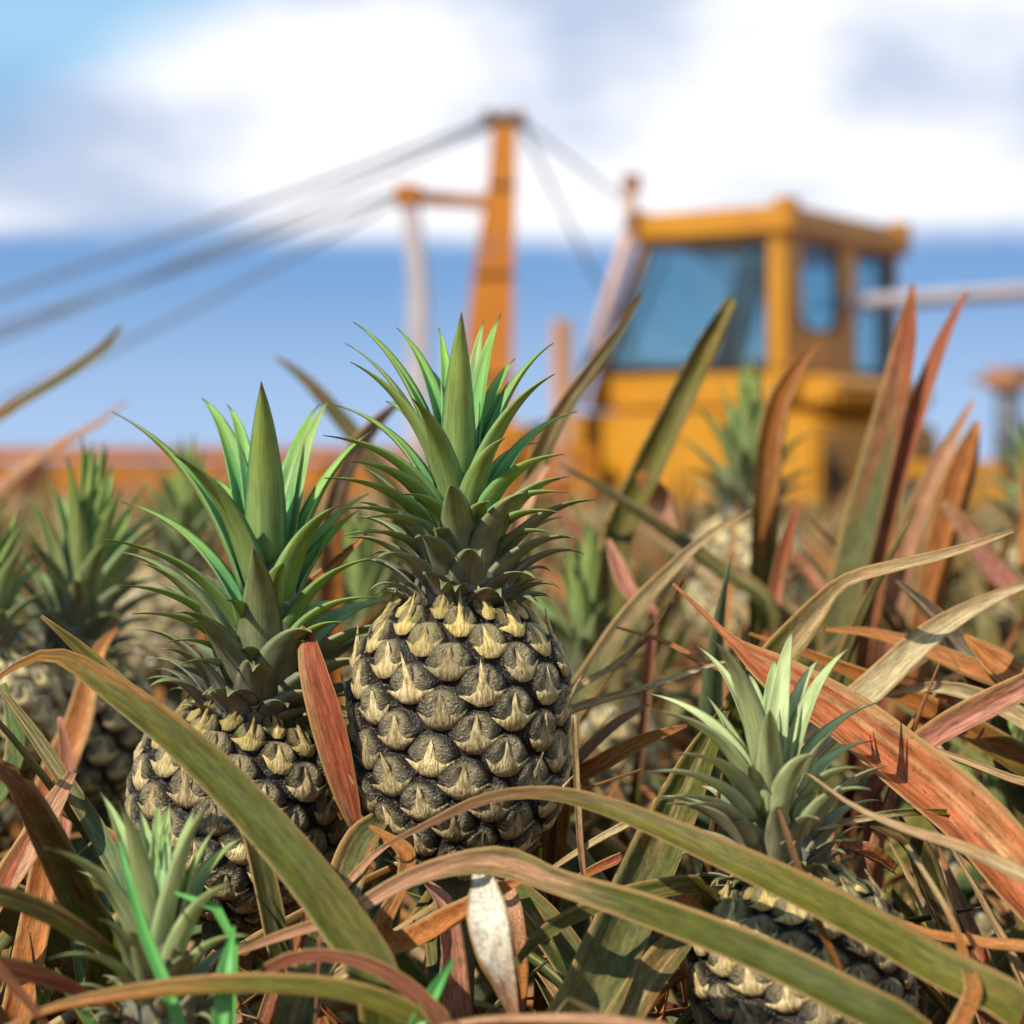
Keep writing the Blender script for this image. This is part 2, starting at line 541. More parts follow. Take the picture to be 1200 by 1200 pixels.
def leaf_props(o, ca, cb, mix_at, edge=0.7):
    o['col_a'] = tuple(C[ca]) if isinstance(ca, str) else tuple(ca)
    o['col_b'] = tuple(C[cb]) if isinstance(cb, str) else tuple(cb)
    o['mix_at'] = float(mix_at)
    o['edge'] = float(edge)
    o['seed'] = rnd.uniform(0, 60)


# ------------------------------------------------------------------ the ground
bm = bmesh.new()
gs = 4000.0
xs = [-gs, -400, -60, -12, -3, 3, 12, 60, 400, gs]
ys = [-gs, -300, -30, -4, 0, 4, 12, 40, 200, 1000, gs]
grid = [[bm.verts.new((x, y, 0)) for x in xs] for y in ys]
for i in range(len(ys) - 1):
    for j in range(len(xs) - 1):
        bm.faces.new((grid[i][j], grid[i][j + 1], grid[i + 1][j + 1], grid[i + 1][j]))
me = bpy.data.meshes.new('ground')
bm.to_mesh(me)
bm.free()
me.materials.append(M['soil'])
g = bpy.data.objects.new('ground', me)
col.objects.link(g)
g['kind'] = 'structure'
g['label'] = 'red soil of the pineapple field under the plants'

# ------------------------------------------------------------------ harvester
D_H = 17.0
PXM = D_H / F_PX                    # metres per pixel at the machine
O_H = at(920, 540, D_H)
PHI = R(34)
hv = thing('harvester', 'yellow field harvester with glazed cab, tall mast, stay cables and long side boom', 'harvester',
           (O_H.x, O_H.y, 0), rot=(0, 0, -PHI))
HINV = (Matrix.Translation((O_H.x, O_H.y, 0)) @ Matrix.Rotation(-PHI, 4, 'Z')).inverted()


def hp(px, py, d=D_H):
    return HINV @ at(px, py, d)


def zy(py):
    return at(600, py, D_H).z


def add_box(bm, lo, hi):
    x0, y0, z0 = lo
    x1, y1, z1 = hi
    vs = [bm.verts.new(p) for p in ((x0, y0, z0), (x1, y0, z0), (x1, y1, z0), (x0, y1, z0), (x0, y0, z1), (x1, y0, z1), (x1, y1, z1), (x0, y1, z1))]
    for f in ((3, 2, 1, 0), (4, 5, 6, 7), (0, 1, 5, 4), (1, 2, 6, 5), (2, 3, 7, 6), (3, 0, 4, 7)):
        bm.faces.new([vs[i] for i in f])


def add_bar(bm, a, b, w, h=None, segs=4):
    """straight bar of rectangular (segs 4) or round section"""
    a, b = Vector(a), Vector(b)
    h = w if h is None else h
    d = (b - a).normalized()
    s = d.cross(Vector((0, 0, 1)))
    if s.length < 1e-3:
        s = Vector((1, 0, 0))
    s.normalize()
    t = s.cross(d).normalized()
    ra, rb = [], []
    for k in range(segs):
        an = 2 * math.pi * (k + 0.5) / segs
        f = math.sqrt(2) / 2 if segs == 4 else 0.5
        o = s * (math.cos(an) * w * f) + t * (math.sin(an) * h * f)
        ra.append(bm.verts.new(a + o))
        rb.append(bm.verts.new(b + o))
    for k in range(segs):
        k2 = (k + 1) % segs
        bm.faces.new((ra[k], ra[k2], rb[k2], rb[k]))
    bm.faces.new(ra[::-1])
    bm.faces.new(rb)


def add_prism(bm, poly, y0, y1):
    """polygon in x,z extruded along y"""
    a = [bm.verts.new((x, y0, z)) for x, z in poly]
    b = [bm.verts.new((x, y1, z)) for x, z in poly]
    n = len(poly)
    for i in range(n):
        j = (i + 1) % n
        bm.faces.new((a[i], a[j], b[j], b[i]))
    bm.faces.new(a[::-1])
    bm.faces.new(b)


def bm_part(name, bm, mat, parent, bevel=0.0, smooth=False):
    bmesh.ops.recalc_face_normals(bm, faces=bm.faces)
    if bevel:
        bmesh.ops.bevel(bm, geom=list(bm.edges), offset=bevel, segments=2, affect='EDGES', clamp_overlap=True)
    me = bpy.data.meshes.new(name)
    bm.to_mesh(me)
    bm.free()
    if smooth:
        me.polygons.foreach_set('use_smooth', np.ones(len(me.polygons), dtype=bool))
    me.materials.append(mat)
    o = bpy.data.objects.new(name, me)
    col.objects.link(o)
    o.parent = parent
    return o


SL = 1.80       # cab length along the machine
SW = 2.25       # cab width
ZF, ZS, ZR0, ZR1 = zy(478), zy(432), zy(277), zy(240)       # cab floor, sill, window head, roof top
# cab: local x -SL (front) .. 0 (rear), y 0 (near side) .. SW
cab = None
bm = bmesh.new()
add_prism(bm, [(-SL - 0.12, ZF), (0.0, ZF), (0.0, ZS), (-SL - 0.02, ZS)], 0.0, SW)
cab = bm_part('cab', bm, M['yellow'], hv, 0.03)
bm = bmesh.new()
add_box(bm, (-SL + 0.42, -0.06, ZR0), (0.06, SW + 0.06, ZR1))
bm_part('roof', bm, M['yellow'], cab, 0.05)
for (xa, xb) in ((-0.1, 0.09), (-SL + 0.38, -SL + 0.52)):
    for y0 in (-0.075, SW - 0.09):
        bm = bmesh.new()
        add_box(bm, (xa, y0, ZR0 + 0.02), (xb, y0 + 0.17, ZR1 + (0.06 if xa > -1 else 0.02)))
        bm_part('roof_bracket', bm, M['yellow'], cab, 0.02)
for yy in (0.0, SW - 0.09):
    bm = bmesh.new()
    add_bar(bm, (-SL + 0.02, yy + 0.045, ZS - 0.02), (-SL + 0.48, yy + 0.045, ZR0 + 0.02), 0.09)
    bm_part('front_pillar', bm, M['yellow'], cab)
    bm = bmesh.new()
    add_box(bm, (-0.17, yy, ZS - 0.002), (-0.003, yy + 0.09, ZR0 + 0.002))
    bm_part('rear_pillar', bm, M['yellow'], cab, 0.015)
# near and far side windows with a rubber seal
for yy in (0.035, SW - 0.05):
    bm = bmesh.new()
    add_prism(bm, [(-SL + 0.09, ZS + 0.02), (-0.19, ZS + 0.02), (-0.19, ZR0 - 0.02), (-SL + 0.51, ZR0 - 0.02)], yy, yy + 0.012)
    w = bm_part('side_window', bm, M['glass'], cab)
    bm = bmesh.new()
    P = [(-SL + 0.07, ZS + 0.03), (-0.18, ZS + 0.03), (-0.18, ZR0 - 0.03), (-SL + 0.50, ZR0 - 0.03)]
    for i in range(4):
        a, b = P[i], P[(i + 1) % 4]
        add_bar(bm, (a[0], yy - 0.012, a[1]), (b[0], yy - 0.012, b[1]), 0.07 if i == 0 else 0.035)
    bm_part('window_seal', bm, M['dark'], cab)
# windscreen (front), rear windows with the post between them
bm = bmesh.new()
vs = [bm.verts.new(p) for p in ((-SL + 0.06, 0.1, ZS), (-SL + 0.06, SW - 0.1, ZS), (-SL + 0.48, SW - 0.1, ZR0), (-SL + 0.48, 0.1, ZR0))]
bm.faces.new(vs)
ret = bmesh.ops.extrude_face_region(bm, geom=list(bm.faces))
for vv_ in [e for e in ret['geom'] if isinstance(e, bmesh.types.BMVert)]:
    vv_.co.x += 0.012
bm_part('windscreen', bm, M['glass'], cab)


def rear_win(y0, y1, z0, z1, r):
    """rounded-bottom rear window"""
    pts = [(y0, z1), (y1, z1)]
    for k in range(7):
        a = -k / 6 * math.pi / 2
        pts.append((y1 - r + r * math.cos(a), z0 + r + r * math.sin(a)))
    for k in range(7):
        a = -math.pi / 2 - k / 6 * math.pi / 2
        pts.append((y0 + r + r * math.cos(a), z0 + r + r * math.sin(a)))
    bm = bmesh.new()
    a = [bm.verts.new((-0.05, y, z)) for y, z in pts]
    b = [bm.verts.new((-0.04, y, z)) for y, z in pts]
    for i in range(len(pts)):
        j = (i + 1) % len(pts)
        bm.faces.new((a[i], a[j], b[j], b[i]))
    bm.faces.new(a)
    bm.faces.new(b[::-1])
    bm_part('rear_window', bm, M['glass'], cab)
    bm = bmesh.new()
    for i in range(len(pts)):
        j = (i + 1) % len(pts)
        add_bar(bm, (-0.03, *pts[i]), (-0.03, *pts[j]), 0.035)
    bm_part('window_seal', bm, M['dark'], cab)


zb1, zb2 = zy(384), zy(428)
rear_win(0.30, 1.02, zb1, ZR0 - 0.02, 0.2)
rear_win(1.38, SW - 0.10, zb2, ZR0 - 0.02, 0.1)
bm = bmesh.new()
add_box(bm, (-0.07, 0.095, ZS - 0.002), (-0.004, 0.295, ZR0))
add_box(bm, (-0.07, 1.025, ZS - 0.002), (-0.004, 1.375, ZR0))
add_box(bm, (-0.068, 0.30, ZS - 0.002), (-0.006, 1.02, zb1 - 0.002))
bm_part('rear_panel', bm, M['yellow'], cab)
# inside the cab
bm = bmesh.new()
add_bar(bm, hp(852, 436, D_H + 0.42), hp(892, 276, D_H + 0.30), 0.22)
bm_part('door_post', bm, M['dark'], cab)
bm = bmesh.new()
add_box(bm, (-0.85, 0.75, ZS - 0.25), (-0.35, 1.35, ZS + 0.0))
add_box(bm, (-0.45, 0.75, ZS - 0.02), (-0.32, 1.35, ZS + 0.42))
bm_part('driver_seat', bm, M['seatm'], cab, 0.04)
bm = bmesh.new()
add_bar(bm, (-1.35, 1.05, ZS - 0.2), (-1.15, 1.05, ZS + 0.08), 0.05, segs=8)
for k in range(14):
    a0, a1 = k / 14 * 2 * math.pi, (k + 1) / 14 * 2 * math.pi
    add_bar(bm, (-1.15 + 0.10 * math.cos(a0), 1.05 + 0.2 * math.sin(a0), ZS + 0.1 - 0.1 * math.cos(a0)),
            (-1.15 + 0.10 * math.cos(a1), 1.05 + 0.2 * math.sin(a1), ZS + 0.1 - 0.1 * math.cos(a1)), 0.03, segs=6)
bm_part('steering_wheel', bm, M['dark'], cab)
bm = bmesh.new()
add_bar(bm, (-1.55, -0.03, ZS + 0.02), (-1.10, -0.03, ZR0 - 0.08), 0.022)
bm_part('wiper', bm, M['dark'], cab)
# exhaust pipe running up the front pillar
bm = bmesh.new()
add_bar(bm, (-SL - 0.10, -0.16, zy(470)), (-SL + 0.40, -0.12, zy(262)), 0.10, segs=10)
add_bar(bm, (-SL + 0.40, -0.12, zy(262)), (-SL + 0.42, -0.12, zy(205)), 0.10, segs=10)
ex = bm_part('exhaust_pipe', bm, M['pinkpipe'], hv, smooth=True)
bm = bmesh.new()
add_bar(bm, (-SL + 0.42, -0.12, zy(212)), (-SL + 0.42, -0.12, zy(193)), 0.17, segs=10)
bm_part('exhaust_cap', bm, M['rust'], ex)
# body below the cab
bm = bmesh.new()
add_prism(bm, [(-SL - 0.75, zy(600)), (0.35, zy(600)), (0.35, zy(500)), (0.1, zy(481)), (-SL - 0.15, zy(481)), (-SL - 0.75, zy(500))], -0.12, SW + 0.12)
bm_part('body', bm, M['yellow'], hv, 0.04)
bm = bmesh.new()
add_prism(bm, [(-SL - 2.3, zy(565)), (-SL - 0.8, zy(565)), (-SL - 0.8, zy(505)), (-SL - 1.2, zy(490)), (-SL - 2.2, zy(497))], 0.35, SW - 0.35)
bm_part('engine_hood', bm, M['yellow'], hv, 0.05)
for k in range(6):
    bm = bmesh.new()
    add_box(bm, (-SL - 2.1 + k * 0.2, 0.30, zy(548)), (-SL - 2.0 + k * 0.2, 0.345, zy(512)))
    bm_part('hood_vent', bm, M['dark'], hv)
bm = bmesh.new()
add_prism(bm, [(0.02, zy(478)), (0.34, zy(478)), (0.42, zy(455)), (0.30, zy(438)), (0.02, zy(440))], 0.15, SW - 0.1)
bm_part('rear_fender', bm, M['yellow'], hv, 0.05)
bm = bmesh.new()
add_bar(bm, (-SL - 2.1, SW / 2, zy(585)), (0.9, SW / 2, zy(585)), 0.8, 0.26)
bm_part('chassis_frame', bm, M['dark'], hv)
# wheels
for wx, wr in ((-0.25, 0.62), (-SL - 1.55, 0.45)):
    for wy in (-0.02, SW - 0.38):
        bm = bmesh.new()
        prof = [(wr * 0.62, 0.0), (wr * 0.94, 0.02), (wr, 0.08), (wr, 0.32), (wr * 0.94, 0.38), (wr * 0.62, 0.40)]
        rings = []
        for k in range(28):
            a = k / 28 * 2 * math.pi
            rings.append([bm.verts.new((wx + r_ * math.cos(a), wy + y_, wr + r_ * math.sin(a))) for r_, y_ in prof])
        for k in range(28):
            A_, B_ = rings[k], rings[(k + 1) % 28]
            for q in range(len(prof)):
                q2 = (q + 1) % len(prof)
                bm.faces.new((A_[q], A_[q2], B_[q2], B_[q]))
        for k in range(28):
            a = (k + 0.5) / 28 * 2 * math.pi
            c_ = Vector((wx + (wr + 0.012) * math.cos(a), wy + 0.2, wr + (wr + 0.012) * math.sin(a)))
            tv = Vector((-math.sin(a), 0.0, math.cos(a))) * 0.03
            add_bar(bm, c_ - Vector((0, 0.17, 0)) - tv * (1 if k % 2 else -1), c_ + Vector((0, 0.17, 0)) + tv * (1 if k % 2 else -1), 0.035)
        for vv_ in bm.verts:
            vv_.co.z = max(vv_.co.z, 0.002)
        wo_ = bm_part('wheel', bm, M['dark'], hv)
        bm = bmesh.new()
        add_bar(bm, (wx, wy + 0.06, wr), (wx, wy + 0.34, wr), wr * 1.23, segs=20)
        bm_part('rim', bm, M['yellow'], wo_)


# mast: tapered box column, head with sheaves
DM = 17.6
bm = bmesh.new()
for (pa, ya, wa), (pb, yb, wb) in zip(((566, 600, 66), (570, 440, 60), (578, 320, 48), (588, 215, 34)), ((570, 440, 60), (578, 320, 48), (588, 215, 34), (591, 146, 28))):
    A_ = [hp(pa + sx_ * wa / 2, ya, DM + sy_ * 0.16) for sx_, sy_ in ((-1, -1), (1, -1), (1, 1), (-1, 1))]
    B_ = [hp(pb + sx_ * wb / 2, yb, DM + sy_ * 0.12) for sx_, sy_ in ((-1, -1), (1, -1), (1, 1), (-1, 1))]
    av = [bm.verts.new(p) for p in A_]
    bv = [bm.verts.new(p) for p in B_]
    for i in range(4):
        j = (i + 1) % 4
        bm.faces.new((av[i], av[j], bv[j], bv[i]))
bmesh.ops.remove_doubles(bm, verts=bm.verts, dist=0.001)
mast = bm_part('mast', bm, M['orange'], hv)
bm = bmesh.new()
add_bar(bm, hp(566, 143, DM), hp(616, 143, DM), 0.16, 0.10)
bm_part('mast_head', bm, M['dark'], mast, 0.02)
for px in (573, 591, 608):
    bm = bmesh.new()
    add_bar(bm, hp(px, 137, DM - 0.07), hp(px, 137, DM + 0.07), 0.12, segs=14)
    bm_part('sheave', bm, M['rust'], mast)
bm = bmesh.new()
add_bar(bm, hp(482, 231, DM), hp(578, 238, DM), 0.10, 0.12)
bm_part('cross_arm', bm, M['rust'], mast)
bm = bmesh.new()
add_bar(bm, hp(463, 228, DM), hp(494, 230, DM), 0.18, 0.18)
bm_part('arm_head', bm, M['orange'], mast, 0.02)
bm = bmesh.new()
add_bar(bm, hp(480, 240, DM), hp(490, 330, DM), 0.12, 0.14)
add_bar(bm, hp(490, 330, DM), hp(489, 570, DM), 0.15, 0.15)
bm_part('side_post', bm, M['steel'], hv)
bm = bmesh.new()
add_bar(bm, hp(658, 375, DM), hp(660, 560, DM), 0.14, 0.14)
bm_part('short_post', bm, M['pinkpipe'], hv)

# the long boom: top and bottom chords, posts and dark conveyor rollers between them
boom = None
XB0, XB1 = -560, 700
bm = bmesh.new()
add_bar(bm, hp(XB0, 531, DM), hp(XB1, 531, DM), 0.14, 0.10)
add_bar(bm, hp(XB0, 531, DM + 0.7), hp(XB1, 531, DM + 0.7), 0.14, 0.10)
boom = bm_part('boom', bm, M['orange'], hv)
bm = bmesh.new()
add_bar(bm, hp(XB0, 552, DM), hp(XB1, 552, DM), 0.06, 0.16)
bm_part('conveyor_side', bm, M['orange'], boom)
bm = bmesh.new()
add_bar(bm, hp(XB0, 571, DM), hp(XB1, 571, DM), 0.12, 0.08)
bm_part('bottom_chord', bm, M['orange'], boom)
for k, px in enumerate(range(XB0, XB1, 84)):
    bm = bmesh.new()
    add_bar(bm, hp(px, 574, DM - 0.05), hp(px + (24 if k % 2 else -24), 527, DM - 0.05), 0.06)
    bm_part('brace', bm, M['orange'], boom)
    if k % 3 == 1:
        bm = bmesh.new()
        add_box(bm, hp(px - 22, 566, DM - 0.14), hp(px + 30, 541, DM - 0.04))
        bm_part('drive_box', bm, M['rust'], boom, 0.02)
bm = bmesh.new()
add_bar(bm, hp(1040, 549, DM), hp(1560, 552, DM), 0.16, 0.14)
add_bar(bm, hp(1040, 578, DM), hp(1560, 582, DM), 0.10, 0.16)
bm_part('outrigger_beam', bm, M['yellow'], hv)
bm = bmesh.new()
add_bar(bm, hp(988, 356, 17.75), hp(1300, 335, D_H + 1.0), 0.14, segs=10)
bm_part('stay_tube', bm, M['steel'], hv)
bm = bmesh.new()
add_bar(bm, hp(1181, 556, DM), hp(1181, 448, DM), 0.22, segs=12)
st_ = bm_part('stack', bm, M['cable'], hv, smooth=True)
bm = bmesh.new()
add_bar(bm, hp(1181, 456, DM), hp(1181, 431, DM), 0.36, segs=12)
add_bar(bm, hp(1140, 446, DM), hp(1222, 440, DM), 0.06)
bm_part('stack_cap', bm, M['rust'], st_)


def cable(a, b, da, db, r=0.022, sag=0.06):
    bm = bmesh.new()
    A_, B_ = hp(*a, da), hp(*b, db)
    prev = A_
    for k in range(1, 9):
        t = k / 8
        p = A_.lerp(B_, t) - Vector((0, 0, sag * 4 * t * (1 - t)))
        add_bar(bm, prev, p, r * 2, segs=6)
        prev = p
    return bm_part('stay_cable', bm, M['cable'], hv)


cable((572, 142), (-560, 528), DM, DM, 0.022)
cable((572, 148), (-330, 528), DM, DM, 0.020)
cable((470, 224), (-470, 527), DM, DM + 0.6, 0.024)
cable((470, 232), (-120, 527), DM, DM, 0.018)
cable((612, 142), (940, 378), DM, D_H + 1.6, 0.016)
cable((612, 146), (760, 440), DM, D_H + 1.4, 0.016)

# ------------------------------------------------------------------ pineapples
def fruitlet_mesh(seed, spike):
    """one eye of the rind: lobed cushion plus a dry three-pointed bract; unit cell about 2 x 2, +z outward, +y up"""
    rg = np.random.RandomState(seed)
    bm = bmesh.new()
    lay = bm.verts.layers.float.new('rise')
    NA, NR = 20, 6

    def hexr(a):
        # rounded hexagon, flat top and bottom
        k = math.pi / 3
        q = a % k - k / 2
        return 0.80 * (0.72 / math.cos(q) + 0.32) * (1.0 + 0.06 * math.cos(2 * a))

    ph = rg.uniform(-0.06, 0.06, 8)

    def height(x, y, r):
        base = 0.34 * (1 - r ** 5)
        cheeks = 0.27 * math.exp(-((abs(x) - 0.48) ** 2 / 0.07 + (y - 0.28 + ph[0]) ** 2 / 0.13))
        brow = 0.19 * math.exp(-(x * x / 0.25 + (y - 0.62) ** 2 / 0.05))
        dent = -0.24 * math.exp(-(x * x / 0.05 + (y - 0.22) ** 2 / 0.05))
        chin = 0.10 * math.exp(-(x * x / 0.5 + (y + 0.55) ** 2 / 0.08))
        return base + (cheeks + brow + dent + chin) * (1 - r ** 4)

    cv = bm.verts.new((0, 0, height(0, 0, 0)))
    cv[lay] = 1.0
    rings = []
    for i in range(1, NR + 1):
        r = i / NR
        rr = r ** 0.8
        row = []
        for k in range(NA):
            a = 2 * math.pi * k / NA
            x, y = math.cos(a) * hexr(a) * rr, math.sin(a) * hexr(a) * rr
            v = bm.verts.new((x, y, height(x, y, rr) - (0.30 if i == NR else 0.0)))
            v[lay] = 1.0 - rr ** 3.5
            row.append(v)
        rings.append(row)
    for k in range(NA):
        bm.faces.new((cv, rings[0][k], rings[0][(k + 1) % NA]))
    for i in range(NR - 1):
        for k in range(NA):
            k2 = (k + 1) % NA
            bm.faces.new((rings[i][k], rings[i + 1][k], rings[i + 1][k2], rings[i][k2]))
    # bract: star laid on the lower half
    tipy = 0.42 + spike * 0.25 + ph[1]
    hl, hr = 0.88 + 2 * ph[2], 0.88 + 2 * ph[3]
    tl, tr = -0.20 + 2 * ph[4], -0.20 + 2 * ph[5]
    star = [(0.0, -0.82), (0.30, -0.78), (0.56, -0.58), (hr, tr), (0.50, -0.36), (0.24, -0.20), (0.13, 0.14), (ph[6], tipy),
            (-0.13, 0.14), (-0.24, -0.20), (-0.50, -0.36), (-hl, tl), (-0.56, -0.58), (-0.30, -0.78)]
    nb = len(star)

    def hz(x, y):
        return height(x, y, min(1.0, math.hypot(x, y) / 0.97))

    lift = []
    for i, (x, y) in enumerate(star):
        z = hz(x, y) + 0.015
        if i == 7:
            z = hz(0, 0.2) + 0.14 + spike * 0.38
        elif i in (3, 11):
            z = hz(x * 0.9, y) + 0.12
        elif i in (6, 8):
            z += 0.10 + 0.08 * spike
        lift.append(bm.verts.new((x, y, z)))
    mid = [bm.verts.new((0, -0.5, hz(0, -0.5) + 0.09)), bm.verts.new((0.36, -0.48, hz(0.36, -0.48) + 0.06)), bm.verts.new((-0.36, -0.48, hz(0.36, -0.48) + 0.08)),
           bm.verts.new((0, -0.12, hz(0, -0.12) + 0.20))]
    for v in lift + mid:
        v[lay] = 1.0
    L_ = lift
    fs = [(mid[0], L_[0], L_[1], mid[1]), (mid[1], L_[1], L_[2]), (mid[1], L_[2], L_[3]), (mid[1], L_[3], L_[4]), (mid[1], L_[4], L_[5]),
          (mid[0], mid[1], L_[5], mid[3]), (mid[3], L_[5], L_[6]), (mid[3], L_[6], L_[7]), (mid[3], L_[7], L_[8]), (mid[3], L_[8], L_[9]),
          (mid[0], mid[3], L_[9], mid[2]), (mid[2], L_[9], L_[10]), (mid[2], L_[10], L_[11]), (mid[2], L_[11], L_[12]), (mid[2], L_[12], L_[13]),
          (mid[0], mid[2], L_[13], L_[0])]
    for f in fs:
        bm.faces.new(f).material_index = 1
    # skirt so that the bract has an edge down to the rind
    low = [bm.verts.new((v.co.x * 0.97, v.co.y, v.co.z - (0.06 if i in (7,) else 0.09))) for i, v in enumerate(lift)]
    for i in range(nb):
        j = (i + 1) % nb
        bm.faces.new((lift[i], low[i], low[j], lift[j])).material_index = 1
    bmesh.ops.recalc_face_normals(bm, faces=bm.faces)
    me = bpy.data.meshes.new('fruitlet')
    bm.to_mesh(me)
    bm.free()
    me.polygons.foreach_set('use_smooth', np.ones(len(me.polygons), dtype=bool))
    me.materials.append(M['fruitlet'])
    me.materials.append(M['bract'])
    return me


EYES = [fruitlet_mesh(i, 0.25 + 0.2 * (i % 3)) for i in range(6)]
EYES_SPIKE = [fruitlet_mesh(20 + i, 1.5 + 0.5 * i) for i in range(3)]


def fruit_profile(t):
    """radius (0..1) against height 0 bottom..1 top"""
    t = min(max(t, 0.0), 1.0)
    b = 1 - (1 - min(t / 0.42, 1.0)) ** 2.3
    tp = 1 - (1 - min((1 - t) / 0.36, 1.0)) ** 2.5
    return (0.40 + 0.60 * b) * (0.46 + 0.54 * tp)


def lathe_mesh(name, prof, segs=24, mat=None):
    bm = bmesh.new()
    rings = []
    for r_, z_ in prof:
        rings.append([bm.verts.new((r_ * math.cos(2 * math.pi * k / segs), r_ * math.sin(2 * math.pi * k / segs), z_)) for k in range(segs)])
    for i in range(len(prof) - 1):
        for k in range(segs):
            k2 = (k + 1) % segs
            bm.faces.new((rings[i][k], rings[i][k2], rings[i + 1][k2], rings[i + 1][k]))
    bm.faces.new(rings[0][::-1])
    bm.faces.new(rings[-1])
    me = bpy.data.meshes.new(name)
    bm.to_mesh(me)
    bm.free()
    me.polygons.foreach_set('use_smooth', np.ones(len(me.polygons), dtype=bool))
    if mat:
        me.materials.append(mat)
    return me


CORE = lathe_mesh('fruit_body', [(max(0.04, fruit_profile(t) * 0.93), t) for t in np.linspace(0, 1, 17)], 28, M['core'])
CSTEM = lathe_mesh('crown', [(0.26, -0.05), (0.24, 0.15), (0.17, 0.5), (0.08, 0.85), (0.02, 1.0)], 14, M['cstem'])


def crown_shape(v):
    v = np.asarray(v)
    return np.where(v < 0.16, 0.86 + 0.14 * np.sin(v / 0.16 * math.pi / 2), (1 - ((v - 0.16) / 0.84) ** 1.35))


# shared crown leaves: unit length, heading +x outward and +z up
def crown_variant(a0, bend, seed, tipcurl=0.0):
    n = 14
    v = np.linspace(0, 1, n)
    ang = a0 - bend * v ** 1.2 - tipcurl * np.clip(v - 0.6, 0, 1) ** 2
    dxs, dzs = np.cos(ang), np.sin(ang)
    x = np.concatenate([[0], np.cumsum((dxs[1:] + dxs[:-1]) / 2)]) / (n - 1)
    z = np.concatenate([[0], np.cumsum((dzs[1:] + dzs[:-1]) / 2)]) / (n - 1)
    pts = np.stack([x, np.zeros(n), z], 1)
    w = np.maximum(crown_shape(v), 0.012) * 0.26
    hint = np.stack([-np.sin(ang), np.zeros(n), np.cos(ang)], 1)
    return ribbon('crown_leaf', pts, w, hint, chan=0.20, thick=0.014, seed=seed, mat=M['crown'], fold=0.12)


CROWN_V = [crown_variant(R(a), R(b), i, R(c)) for i, (a, b, c) in enumerate(
    ((46, 62, 220), (54, 66, 120), (60, 62, 60), (66, 58, 20), (70, 46, 0), (76, 36, 0), (82, 26, 0), (86, 14, 0), (89, 5, 0)))]


def place_leaf(crown, base, az, length, width_f, variant, low, pale, tilt=0.0):
    o = part('crown_leaf', CROWN_V[variant], crown)
    o.location = base
    o.rotation_euler = (rnd.uniform(-0.08, 0.08), tilt, az)
    o.scale = (length, length * width_f, length)
    o['low'] = float(low)
    o['pale'] = float(pale)
    o['seed'] = rnd.uniform(0, 60)
    return o


def explicit_leaf(crown, crown_inv, tip, base, d, w, L, side, pale=0.0, low=0.0, lift=0.16):
    """crown leaf drawn from its tip and base in the photograph; depth of the tip follows from the leaf's length"""
    B0 = at(base[0], base[1], d + 0.004 * side)
    flat = at(tip[0], tip[1], d)
    proj = (flat - B0).length
    L = max(L, proj * 1.04)
    off = math.sqrt(max(L * L - proj * proj, 1e-5)) * 0.85
    off = min(off, 0.06)
    T0 = at(tip[0], tip[1], d + side * off)
    hor = Vector((T0.x - B0.x, T0.y - B0.y, 0))
    ctrl = B0 + hor * 0.30 + Vector((0, 0, (T0.z - B0.z) * 0.55 + lift * L))
    n = 18
    t = np.linspace(0, 1, n)[:, None]
    P = (1 - t) ** 2 * np.array(B0) + 2 * t * (1 - t) * np.array(ctrl) + t * t * np.array(T0)
    inv = crown_inv
    P = np.array([inv @ Vector(p) for p in P])
    outv = hor.normalized() if hor.length > 0.012 else Vector((0, float(side), 0))
    hint = (inv.to_3x3() @ (Vector((0, 0, 0.8)) - outv * 0.75))
    wm = w * d / F_PX
    v = np.linspace(0, 1, n)
    wid = np.maximum(crown_shape(v) * wm, 0.0006)
    me = ribbon('crown_leaf', P, wid, np.array(hint), chan=0.16, thick=0.0017, seed=rnd.randrange(999), mat=M['crown'],
                fold=rnd.uniform(0.08, 0.2), twist=rnd.uniform(-0.25, 0.25))
    o = part('crown_leaf', me, crown)
    o['low'] = low
    o['pale'] = pale
    o['seed'] = rnd.uniform(0, 60)
    return o


